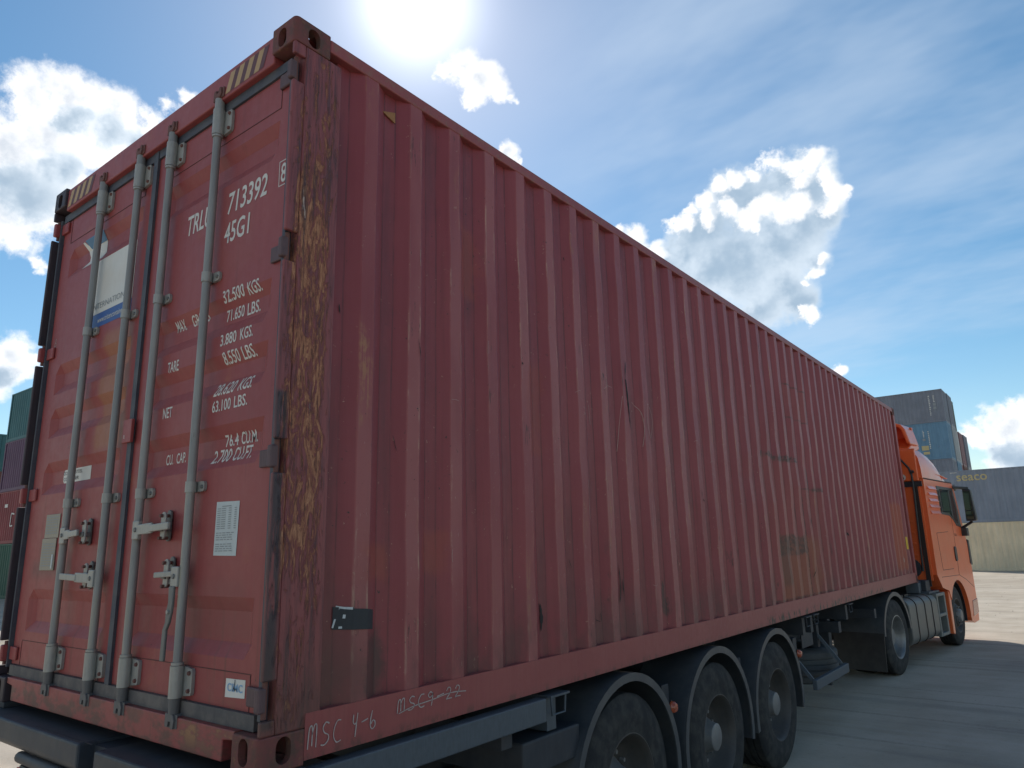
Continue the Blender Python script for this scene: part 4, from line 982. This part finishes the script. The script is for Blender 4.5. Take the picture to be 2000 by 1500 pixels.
# ---------------------------------------------------------------- the tractor, turned slightly to the right
TK = thing('tractor_truck', 'orange two axle tractor unit with high roof cab coupled to the trailer', 'truck', (-1.22, 10.27, 0), R(-6))
def grp(pts, x0, x1): return MB().prism(pts, 'x', x0, x1)
for sx in (-1, 1):
    MB().box(sx * .42 - .04, sx * .42 + .04, -.95, 4.3, .58, .84).build('frame_rail', 'chassis', TK)
for y in (-.9, .7, 2.0): MB().box(-.38, .38, y - .05, y + .05, .6, .82).build('frame_cross', 'chassis', TK)
b = MB(); b.prism([(-.45, -.52), (.45, -.52), (.50, -.2), (.50, .38), (.2, .52), (-.2, .52), (-.50, .38), (-.50, -.2)], 'z', .845, .90); b.build('fifth_wheel', 'zinc_dark', TK, bevel=.01)
MB().cyl((-.85, 0, .5), (.85, 0, .5), .10, 16).build('drive_axle', 'chassis', TK, True); MB().lathe([(-.2, 0), (-.2, .14), (0, .24), (.2, .14), (.2, 0)], (0, 0, .5), 'x', 20).build('differential', 'chassis', TK, True)
MB().cyl((-.85, 3.6, .5), (.85, 3.6, .5), .06, 12).build('steer_axle', 'chassis', TK, True)
for sx in (-1, 1):
    wheel(TK, (sx * 1.225, 0, .5), 'drive', sx, spin=.3); wheel(TK, (sx * .900, 0, .5), 'drive', sx, spin=.3)
wheel(TK, (1.155, 3.6, .5), 'steer', 1, R(1)); wheel(TK, (-1.155, 3.6, .5), 'steer', -1, R(1))
# mudguards of the drive axle
for sx in (-1, 1):
    b = MB(); b.arcstrip(0, .5, .592, .606, 6, 174, 30, *sorted((sx * .56, sx * 1.216))); b.arcstrip(0, .5, .552, .6055, 6, 174, 30, *sorted((sx * 1.2165, sx * 1.232)))
    b.build('mudguard', 'mudguard', TK, True)
    b = MB(); b.prism([(-.60, .60), (-.66, .12), (-.645, .12), (-.585, .60)], 'x', *sorted((sx * .55, sx * 1.22))); b.build('mud_flap', 'plastic_black', TK)
    MB().box(*sorted((sx * .48, sx * .56)), -.06, .06, .80, 1.02).build('mudguard_stay', 'chassis', TK)
MB().box(-.52, .52, -.97, -.88, .62, .80).build('rear_cross_beam', 'chassis', TK)
for x in (-.30, .30): MB().box(x - .10, x + .10, -.985, -.971, .66, .76).build('tail_lamp', 'lamp_red', TK, bevel=.008)
# fuel tank with two straps, then the step box
def rounded(y0, y1, z0, z1, r, n=6):
    p = []
    for (cy, cz, a) in ((y1 - r, z1 - r, 0), (y0 + r, z1 - r, 90), (y0 + r, z0 + r, 180), (y1 - r, z0 + r, 270)):
        p += [(cy + r * math.cos(R(a + 90 * i / n)), cz + r * math.sin(R(a + 90 * i / n))) for i in range(n + 1)]
    return p
for sx in (-1, 1):
    o = MB().prism(rounded(*sorted((sx * .52, sx * 1.205)), .28, .955, .13), 'y', .70, 2.18).build('fuel_tank', 'tank_alu', TK, True, bevel=.012)
    for y in (1.02, 1.46, 1.84):
        MB().prism(rounded(*sorted((sx * .512, sx * 1.213)), .272, .963, .135), 'y', y, y + .022).build('tank_strap', 'seam_dark', TK, True)
    MB().cyl((sx * 1.02, .92, .945), (sx * 1.02, .92, 1.0), .05, 14).build('filler_cap', 'plastic_black', TK, True)
    MB().box(*sorted((sx * .80, sx * 1.0)), 1.25, 1.45, .956, .985).build('tank_valve', 'plastic_black', TK)
    b = MB(); x1, x0 = sx * 1.21, sx * .62
    b.box(*sorted((x0, sx * 1.10)), 2.20, 2.68, .30, .93); b.build('step_box', 'plastic_black', TK, bevel=.01)
    b = MB(); b.box(*sorted((sx * 1.0, x1)), 2.19, 2.25, .28, .95); b.box(*sorted((sx * 1.0, x1)), 2.62, 2.69, .28, .95)
    for z in (.28, .58, .90): b.box(*sorted((sx * 1.0, x1)), 2.251, 2.619, z, z + .05)
    b.build('cab_step', 'step_grey', TK, bevel=.008)
    MB().box(*sorted((sx * .9, sx * 1.15)), 2.02, 2.62, .956, .985).build('walk_plate', 'galvanised', TK)
# cab shell with the wheel arch cut out of its outline
arch = arc(3.6, .50, .60, 150, -8, 16)
side = [(2.40, 1.24), (2.62, 1.02), (2.98, .955), (3.075, .80)] + arch + [(4.22, .36), (4.40, .31), (4.74, .33), (4.80, .62), (4.80, 1.25), (4.74, 1.70), (4.40, 2.66), (4.26, 2.838), (2.40, 2.838)]
cab = MB().prism(side, 'x', -1.215, 1.215).build('cab_shell', 'cab_orange', TK, bevel=.045, seg=4)
for p in cab.data.polygons: p.use_smooth = False
MB().prism([(2.93, .26), (3.04, .24), (3.07, .93), (2.95, .95)], 'x', .88, 1.205).build('fender_strip', 'cab_orange', TK, bevel=.012); MB().prism([(2.93, .26), (3.04, .24), (3.07, .93), (2.95, .95)], 'x', -1.205, -.88).build('fender_strip', 'cab_orange', TK, bevel=.012)
# high roof, lofted
def loft(rows, mt, name, smooth=True):
    b = MB(); w = len(rows[0]); b.add([p for r_ in rows for p in r_], [(j * w + i, j * w + i + 1, (j + 1) * w + i + 1, (j + 1) * w + i) for j in range(len(rows) - 1) for i in range(w - 1)])
    b.add(rows[0], [tuple(range(w))]); b.add(rows[-1], [tuple(range(w))[::-1]]); return b.build(name, mt, TK, smooth)
rows = []
for (y, zs, zt) in ((2.38, 3.22, 3.46), (2.75, 3.24, 3.50), (3.15, 3.17, 3.45), (3.55, 3.06, 3.33), (3.85, 2.97, 3.19), (4.08, 2.90, 3.05), (4.26, 2.855, 2.94), (4.36, 2.845, 2.86)):
    k = 1 - max(0, (y - 3.6)) * .10
    half = [(1.213 * k, 2.842), (1.205 * k, (2.842 + zs) / 2), (1.185 * k, zs - .03), (1.13 * k, zs + (zt - zs) * .35), (.95 * k, zs + (zt - zs) * .72), (.55 * k, zt - .02), (0, zt)]
    rows.append([(x, y, z) for x, z in half] + [(-x, y, z) for x, z in half[-2::-1]])
loft(rows, 'cab_orange', 'cab_roof')
MB().box(1.205, 1.224, 2.42, 4.22, 2.826, 2.846).build('roof_seam', 'seam_dark', TK); MB().box(-1.224, -1.205, 2.42, 4.22, 2.826, 2.846).build('roof_seam', 'seam_dark', TK)
b = MB(); b.prism([(3.30, 2.96), (3.62, 2.95), (4.02, 2.915), (4.03, 2.905), (3.62, 2.94), (3.30, 2.95)], 'x', 1.17, 1.212); b.build('roof_crease', 'cab_orange', TK)
# roof spoiler: a bent visor on a riser
sp = [(-1.115, 3.44), (-1.06, 3.70), (-1.00, 3.79), (-.90, 3.83), (.90, 3.83), (1.00, 3.79), (1.06, 3.70), (1.115, 3.44)]
si = [(-1.06, 3.44), (-1.00, 3.69), (-.95, 3.75), (-.88, 3.775), (.88, 3.775), (.95, 3.75), (1.00, 3.69), (1.06, 3.44)]
MB().prism(sp + si[::-1], 'y', 2.34, 2.86).build('roof_spoiler', 'cab_orange', TK, bevel=.018, seg=3)
b = MB(); b.box(-1.05, 1.05, 2.80, 2.85, 3.40, 3.774); b.build('spoiler_panel', 'cab_orange', TK)
b = MB(); b.prism([(2.36, 3.18), (2.36, 3.36), (2.52, 3.44), (2.80, 3.60), (2.95, 3.60), (3.05, 3.40)], 'x', -1.07, 1.07); b.build('spoiler_riser', 'cab_orange', TK, bevel=.03, seg=3)
b = MB(); b.prism([(2.33, 2.80), (2.33, 3.33), (2.376, 3.36), (2.376, 2.80)], 'x', -1.16, 1.16); b.build('rear_fairing', 'cab_orange', TK, bevel=.012)
MB().tube([(.80, 2.322, 3.35), (.90, 2.316, 3.22), (1.04, 2.316, 3.02), (1.07, 2.316, 2.90), (1.07, 2.316, 2.60), (1.03, 2.33, 1.30)], .016, 10).build('cable', 'plastic_black', TK, True)
MB().cyl((1.07, 2.30, 2.94), (1.11, 2.30, 2.96), .025, 10).build('cable_clip', 'plastic_black', TK, True)
# back wall: pressed ribs, dark strip painting in the shade along the corner
MB().box(-1.15, 1.15, 2.36, 2.398, 1.15, 2.79).build('rear_wall', 'cab_orange', TK)
for z in (2.10, 1.92, 1.74, 1.55): MB().prism([(-1.0, z), (.98, z), (.98, z + .028), (-1.0, z + .028)], 'y', 2.348, 2.3605).build('wall_rib', 'cab_orange', TK, bevel=.006)
MB().box(.80, 1.20, 2.335, 2.359, 2.70, 2.79).build('hinge_beam', 'plastic_black', TK); MB().prism([(.72, 2.74), (.80, 2.70), (.80, 2.785)], 'y', 2.335, 2.359).build('hinge_beam', 'plastic_black', TK)
MB().box(1.06, 1.125, 2.335, 2.359, 1.05, 2.70).build('corner_shade_strip', 'seam_dark', TK)
MB().box(.55, 1.1, 2.10, 2.34, .95, 1.16).build('rear_mount', 'chassis', TK, bevel=.01); MB().cyl((.85, 2.32, 1.35), (.85, 2.36, 1.35), .16, 24).build('intake_cover', 'chassis', TK, True)
b = MB().lathe([(-.002, 0), (-.002, .055), (0, .055)], (.915, 2.328, 2.868), 'y', 28); b.build('number_badge', 'letter_white', TK, True)
me = text_mesh('6', .045, .075, 0, .02); me.materials.append(MATS['black_print']); link('lettering', me, TK, (.897, 2.3245, 2.832), (R(90), 0, 0))
me = text_mesh('5', .045, .075, 0, .02); me.materials.append(MATS['black_print']); link('lettering', me, TK, (.838, 2.3245, 2.832), (R(90), 0, 0))
# door, window, louvres on both sides
for sx in (-1, 1):
    X = lambda a, b_: sorted((sx * a, sx * b_))
    win = [(3.13, 2.74), (3.22, 2.245), (3.74, 2.225), (3.98, 2.15), (4.14, 2.05), (4.46, 2.02), (4.40, 2.30), (4.22, 2.74)]
    MB().prism(win, 'x', *X(1.205, 1.222)).build('window_frame', 'plastic_black', TK, bevel=.004)
    gl = [(3.30, 2.69), (3.34, 2.285), (3.76, 2.265), (4.02, 2.17), (4.16, 2.10), (4.28, 2.09), (4.26, 2.35), (4.12, 2.69)]
    MB().prism(gl, 'x', *X(1.215, 1.2255)).build('window_pane', 'cab_glass', TK)
    MB().prism([(3.19, 2.66), (3.25, 2.29), (3.275, 2.29), (3.215, 2.66)], 'x', *X(1.215, 1.228)).build('wind_deflector', 'cab_glass', TK)
    for i in range(5):
        z = 2.24 + i * .105; y0 = 2.55 + .0 * i; y1 = 3.16 - .022 * i
        lv = MB(); lv.add([(sx * xx, yy, zz) for xx, yy, zz in ((1.206, y0, z), (1.206, y1, z), (1.206, y1 - .014, z + .062), (1.206, y0, z + .062), (1.248, y0 + .01, z + .004), (1.248, y1 - .02, z + .004), (1.220, y1 - .03, z + .058), (1.220, y0 + .01, z + .058))], [(0, 1, 2, 3), (4, 5, 6, 7), (0, 1, 5, 4), (1, 2, 6, 5), (2, 3, 7, 6), (3, 0, 4, 7)]); lv.build('louvre', 'cab_orange', TK, bevel=.005)
    b = MB()
    def seam(pts, w=.007):
        for p, q in zip(pts, pts[1:]): b.bar((sx * 1.2135, *p), (sx * 1.2135, *q), .007, w, (1, 0, 0)) if 0 else b.bar((sx * 1.214, *p), (sx * 1.214, *q), w, .006, (1, 0, 0))
    seam([(3.80, 1.18), (3.84, 1.5), (3.86, 2.2)]); seam([(2.66, 1.19), (3.80, 1.18)]); seam([(2.80, 1.30), (3.50, 1.30)]); seam([(2.80, 1.30), (2.74, 1.92)]); seam([(2.75, 1.92), (3.48, 1.94)]); seam([(3.80, 1.18), (4.25, 1.08), (4.75, .92)])
    b.build('panel_seam', 'seam_dark', TK)
    MB().prism(rounded(3.70, 3.83, 1.42, 1.68, .05), 'x', *X(1.206, 1.232)).build('door_handle', 'plastic_black', TK, bevel=.006)
    # mirrors on their arms
    MB().prism([(1.335 * 1, 2.13), (1.49, 2.13), (1.505, 2.17), (1.475, 2.70), (1.46, 2.72), (1.345, 2.72)] if sx > 0 else [(-1.335, 2.13), (-1.49, 2.13), (-1.505, 2.17), (-1.475, 2.70), (-1.46, 2.72), (-1.345, 2.72)], 'y', 4.38, 4.50).build('mirror', 'plastic_black', TK, bevel=.012, seg=3)
    MB().box(*X(1.35, 1.465), 4.372, 4.381, 2.33, 2.68).build('mirror_glass', 'mirror_glass', TK); MB().box(*X(1.35, 1.475), 4.372, 4.381, 2.165, 2.31).build('mirror_glass', 'mirror_glass', TK)
    b = MB(); b.bar((sx * 1.19, 4.30, 2.76), (sx * 1.42, 4.46, 2.735), .10, .05); b.build('mirror_arm', 'plastic_black', TK, bevel=.012)
    b = MB(); b.bar((sx * 1.19, 4.52, 1.99), (sx * 1.42, 4.46, 2.12), .05, .045); b.box(*X(1.20, 1.31), 4.44, 4.58, 1.86, 2.01); b.build('mirror_arm', 'plastic_black', TK, bevel=.012)
    MB().prism([(4.30, 2.76), (4.42, 2.70), (4.50, 2.72), (4.38, 2.82)], 'x', *X(1.0, 1.235)).build('sun_visor_end', 'plastic_black', TK, bevel=.008)
    # arch liner, headlamp, indicator, corner deflector
    MB().prism(arc(3.6, .5, .598, 176, -14, 22) + arc(3.6, .5, .575, 176, -14, 22)[::-1], 'x', *X(.72, 1.15)).build('arch_liner', 'plastic_black', TK)
    MB().prism([(4.36, .42), (4.80, .46), (4.815, .72), (4.45, .70)], 'x', *X(.86, 1.222)).build('head_lamp', 'lamp_orange', TK, bevel=.012)
    MB().prism([(4.74, 1.0), (4.82, .98), (4.82, 1.22), (4.76, 1.26)], 'x', *X(.9, 1.20)).build('lamp_unit', 'lamp_clear', TK, bevel=.01)
    MB().prism([(4.72, 1.35), (4.86, 1.32), (4.84, 1.78), (4.74, 1.80)], 'x', *X(1.12, 1.23)).build('corner_deflector', 'plastic_black', TK, bevel=.012)
    MB().box(*X(.55, .86), 3.40, 3.80, .30, .42).build('steering_link', 'chassis', TK); MB().tube([(sx * .9, 3.9, .40), (sx * 1.0, 4.15, .22), (sx * 1.02, 4.2, .18)], .02, 8).build('brake_hose', 'plastic_black', TK, True)
b = MB(); b.add([(-1.08, 4.742, 1.76), (1.08, 4.742, 1.76), (1.02, 4.43, 2.62), (-1.02, 4.43, 2.62), (-1.08, 4.755, 1.76), (1.08, 4.755, 1.76), (1.02, 4.443, 2.62), (-1.02, 4.443, 2.62)], [(0, 1, 2, 3), (4, 5, 6, 7), (0, 1, 5, 4), (1, 2, 6, 5), (2, 3, 7, 6), (3, 0, 4, 7)]); b.build('windscreen', 'cab_glass', TK)
MB().box(-1.0, 1.0, 4.795, 4.825, .75, 1.55).build('grille', 'plastic_black', TK, bevel=.01)
me = text_mesh('TGX', .16, .045, 0, .01); me.materials.append(MATS['seam_dark']); link('lettering', me, TK, (1.2165, 3.88, 1.86), (R(90), 0, R(90)))
# ---------------------------------------------------------------- stacked containers around the yard
for nm, col, ru in (('bg_slate', (.18, .195, .235), .12), ('bg_blue', (.12, .235, .34), .3), ('bg_seaco', (.205, .232, .285), .06), ('bg_beige', (.70, .57, .39), .05), ('bg_teal', (.030, .115, .125), .2), ('bg_purple', (.095, .040, .085), .25),
                    ('bg_red', (.20, .028, .034), .3), ('bg_green', (.012, .075, .050), .25), ('bg_brown', (.13, .045, .035), .3), ('bg_grey', (.33, .35, .36), .2), ('bg_rose', (.24, .13, .14), .25), ('bg_white', (.50, .51, .50), .2), ('bg_olive', (.10, .13, .10), .3)):
    bg_paint(nm, col, ru)
BW, BL = 2.438, 12.192
_bgm = {}
def bg_meshes(h):
    """shared meshes of a 12 m box lying along x, centred in x and y, base at z = 0"""
    if h in _bgm: return _bgm[h]
    p = .278; n = int((BL - .36) / p); y0 = -BW / 2
    xs = []; st = -n * p / 2
    for k in range(n):
        for d, o_ in ((0, .036), (.035, .036), (.103, 0.), (.175, 0.), (.243, .036)): xs.append((st + k * p + d, o_))
    xs.append((st + n * p, .036)); xs = [(-BL / 2 + .1, .036)] + xs + [(BL / 2 - .1, .036)]
    sd = MB(); w = len(xs); sd.add([(x, y0 + o_ + .004, z) for z in (.12, h - .06) for x, o_ in xs], [(i, i + 1, w + i + 1, w + i) for i in range(w - 1)])
    s1 = sd.mesh('side_wall')
    ee = MB(); q = []; m_ = 8; pw = (BW - .2) / m_
    for k in range(m_):
        for d, o_ in ((0, .04), (.06, .04), (.11, 0.), (.20, 0.), (.25, .04)): q.append((-BW / 2 + .1 + k * pw + d, o_))
    q.append((BW / 2 - .1, .04)); w = len(q); ee.add([(BL / 2 - o_ - .004, y, z) for z in (.12, h - .1) for y, o_ in q], [(i, i + 1, w + i + 1, w + i) for i in range(w - 1)])
    en = ee.mesh('end_wall')
    dr = MB()                                   # door end at -x: two leaves with four rods
    for a, c_ in ((-BW / 2 + .09, -.012), (.012, BW / 2 - .09)): dr.box(-BL / 2 + .03, -BL / 2 + .09, a, c_, .14, h - .13)
    drm = dr.mesh('door')
    rd = MB()
    for y in (-.85, -.35, .35, .85): rd.cyl((-BL / 2 + .012, y, .06), (-BL / 2 + .012, y, h - .05), .018, 8)
    rdm = rd.mesh('locking_rod')
    fr = MB()
    for sx in (-1, 1):
        for sy in (-1, 1):
            fr.box(*sorted((sx * BL / 2, sx * (BL / 2 - .13))), *sorted((sy * (BW / 2 + .001), sy * (BW / 2 - .1))), .119, h - .119)
        fr.box(*sorted((sx * (BL / 2 - .002), sx * (BL / 2 - .10))), -BW / 2 + .16, BW / 2 - .16, h - .12, h - .004); fr.box(*sorted((sx * (BL / 2 - .002), sx * (BL / 2 - .10))), -BW / 2 + .16, BW / 2 - .16, .012, .13)
    for sy in (-1, 1):
        fr.box(-BL / 2 + .178, BL / 2 - .178, *sorted((sy * BW / 2, sy * (BW / 2 - .06))), h - .068, h - .006); fr.box(-BL / 2 + .178, BL / 2 - .178, *sorted((sy * BW / 2, sy * (BW / 2 - .05))), .012, .16)
    frm = fr.mesh('frame')
    ro = MB().box(-BL / 2 + .1, BL / 2 - .1, -BW / 2 + .06, BW / 2 - .06, h - .05, h - .03); ro.box(-BL / 2 + .1, BL / 2 - .1, -BW / 2 + .06, BW / 2 - .06, .1, .118); rom = ro.mesh('roof')
    ca = MB().box(0, .178, 0, .162, 0, .118).mesh('corner_casting')
    _bgm[h] = (s1, en, drm, rdm, frm, rom, ca); return _bgm[h]
def stacked(x0, y0, z0, h, mt, label, group, flip=False, rot90=False, cat='container'):
    """x0 is the low-x end, y0 the low-y side of the box"""
    e = thing('stacked_container', label, cat, (x0 + BL / 2, y0 + BW / 2, z0), R(180) if flip else 0., group)
    s1, en, drm, rdm, frm, rom, ca = bg_meshes(h)
    def sub(name, me, loc=(0, 0, 0), rz=0., sc=(1, 1, 1)):
        o = link(name, me, e, loc, (0, 0, rz), sc)
        if not me.materials: me.materials.append(None)
        o.material_slots[0].link = 'OBJECT'; o.material_slots[0].material = MATS[mt]; return o
    sub('side_wall', s1); sub('side_wall', s1, sc=(1, -1, 1)); sub('end_wall', en); sub('door', drm); sub('frame', frm); sub('roof', rom); r_ = sub('locking_rod', rdm); r_.material_slots[0].material = MATS['zinc_dark']
    for sx in (-1, 1):
        for sy in (-1, 1):
            for z in (0, h): sub('corner_casting', ca, (sx * (BL / 2 + .003), sy * (BW / 2 + .003), z), 0, (-sx, -sy, 1 if z == 0 else -1))
    return e
SH, HC = 2.591, 2.896
# right: beige box with a slate one carrying a name on top, and the pair standing next to them
GR = 'containers stacked two high beyond the cab'
stacked(-3.75, 46.0, 0, SH, 'bg_beige', 'beige corrugated container on the ground right of the cab', 'containers along the far edge')
sea = stacked(-3.75, 46.0, SH, HC, 'bg_seaco', 'slate grey container lettered seaco on top of the beige one', 'containers along the far edge')
def wall_text(par, txt, lx, lz, w, h, mt, bold=.03, vertical=False):
    """lettering just in front of the wall that faces the camera (local -y)"""
    me = text_mesh(txt, w, h, 0, bold); me.materials.append(MATS[mt]); return link('lettering', me, par, (lx, -BW / 2 - .004, lz), (R(90), 0, 0))
plain('gold_print', (.50, .40, .20), .6, 0, .1, 5)
def rel(wx, wy, wz, par): l = par.location; return (wx - l.x, wz - l.z)
lx, lz = rel(-2.88, 0, 3.76 + H0, sea); wall_text(sea, 'seaco', lx, lz, 1.46, .33, 'gold_print', .012)
b = MB()
for i in range(5): b.box(-3.15 + i * .068 - sea.location.x, -3.15 + i * .068 + .04 - sea.location.x, -BW / 2 - .005, -BW / 2 - .002, 4.22 + H0 - SH, 4.27 + H0 - SH)
b.build('lettering', 'letter_white', sea)
stacked(8.75, 46.0, 0, SH, 'bg_beige', 'beige container standing right of the beige one below the seaco container', 'containers along the far edge')
stacked(8.75, 46.0, SH, SH, 'bg_brown', 'brown container stacked on the right hand beige container', 'containers along the far edge')
# tall block behind them
GB = 'tall block of containers behind the cab'
XB = -4.76 - BL; YB = 62.9
cols = [['bg_brown', 'bg_green', 'bg_slate', 'bg_blue', 'bg_slate'], ['bg_beige', 'bg_brown', 'bg_blue', 'bg_grey', 'bg_slate'], ['bg_blue', 'bg_grey', 'bg_rose', 'bg_white', 'bg_olive'], ['bg_green', 'bg_rose', 'bg_brown', 'bg_rose'], ['bg_red', 'bg_blue', 'bg_grey', 'bg_slate']]
NM = {'bg_brown': 'brown', 'bg_green': 'green', 'bg_red': 'red', 'bg_blue': 'blue', 'bg_slate': 'slate grey', 'bg_beige': 'beige', 'bg_grey': 'light grey', 'bg_rose': 'dusty rose', 'bg_white': 'white', 'bg_olive': 'olive green', 'bg_teal': 'teal', 'bg_purple': 'purple'}
ROW = ['front', 'second', 'third', 'fourth', 'fifth']; TIER = ['bottom', 'second', 'third', 'fourth', 'top']
blk = {}
for r_, cl in enumerate(cols):
    for t_, mt in enumerate(cl):
        hh = HC if t_ == 3 else SH
        tier = 'top' if t_ == len(cl) - 1 else TIER[t_]
        blk[r_, t_] = stacked(XB + (.0, .05, -.12, -.05, .03)[r_], YB + r_ * (BW + .06), t_ * SH + (HC - SH if t_ > 3 else 0), hh, mt, '%s container on the %s tier in the %s row of the tall block' % (NM[mt], tier, ROW[r_]), GB, flip=False)
top, blu = blk[0, 4], blk[0, 3]
def vmarks(par, wx, z0, z1, n, mt='letter_white'):
    b = MB(); rr = random.Random(int(wx * 10)); st = (z1 - z0) / n
    for i in range(n):
        x = wx - par.location.x; z = z0 + H0 - par.location.z + i * st
        b.box(x, x + rr.uniform(.05, .10), -BW / 2 - .006, -BW / 2 - .003, z, z + st * .62)
    b.build('lettering', mt, par)
vmarks(top, -5.76, 10.10, 11.74, 11); vmarks(top, -5.43, 11.15, 11.70, 5); vmarks(blu, -6.49, 8.45, 9.00, 5); vmarks(blu, -6.14, 7.50, 8.95, 10)
for (par, wx, wz, w, h) in ((top, -5.49, 10.87, .22, .2), (top, -5.49, 10.58, .22, .2), (blu, -6.56, 8.15, .2, .2)):
    lx, lz = rel(wx, 0, wz + H0, par); b = MB().box(lx, lx + w, -BW / 2 - .006, -BW / 2 - .003, lz, lz + h * .9); b.build('placard', 'print_grey', par)
for (wx, wz, w, h) in ((-6.70, 7.40, .49, .36), (-6.62, 7.08, .43, .2)):
    lx, lz = rel(wx, 0, wz + H0, blu); MB().box(lx, lx + w, -BW / 2 - .006, -BW / 2 - .003, lz, lz + h).build('placard', 'gold_print', blu)
# left: four high stack seen past the near container's corner, and a farther one
GL = 'containers stacked beyond the left rear corner'
XL = -41.4
L0 = [('bg_green', SH, 'dark green container at the foot of the near left stack'), ('bg_red', SH, 'red container with a white letter F in the near left stack'), ('bg_purple', SH, 'purple container between red and teal ones in the left stack'), ('bg_teal', SH, 'teal corrugated container on top of the near left stack')]
z = 0; lst = []
for mt, h, lb in L0: lst.append(stacked(XL, 11.65, z, h, mt, lb, GL)); z += h
lx, lz = rel(-39.3, 0, 2.30 + H0, lst[1]); b = MB()
for p in (((0, 0), (.03, .62)), ((.03, .62), (.42, .58)), ((.02, .0), (.34, .02))): b.bar((lx + p[0][0], -BW / 2 - .005, lz + p[0][1]), (lx + p[1][0], -BW / 2 - .005, lz + p[1][1]), .004, .07, (0, 0, 1) if abs(p[0][0] - p[1][0]) > .1 else (1, 0, 0))
b.build('lettering', 'letter_white', lst[1])
lx, lz = rel(-40.3, 0, 3.25 + H0, lst[1]); MB().box(lx, lx + .4, -BW / 2 - .006, -BW / 2 - .003, lz, lz + .16).build('lettering', 'letter_white', lst[1])
z = 0
for mt, lb in (('bg_brown', 'brown container at the foot of the far left stack'), ('bg_blue', 'blue container on the second tier of the far left stack'), ('bg_brown', 'brown container below the teal one in the far left stack'), ('bg_teal', 'teal container with its doors showing on top of the far left stack')):
    stacked(-56 - BL, 14.6, z, SH, mt, lb, GL, flip=True); z += SH
z = 0
for mt, lb in (('bg_red', 'red container at the foot of the farthest left stack'), ('bg_green', 'green container on the second tier of the farthest left stack'), ('bg_slate', 'slate container on top of the farthest left stack')):
    stacked(-57 - BL, 11.4, z, SH, mt, lb, GL, flip=True); z += SH
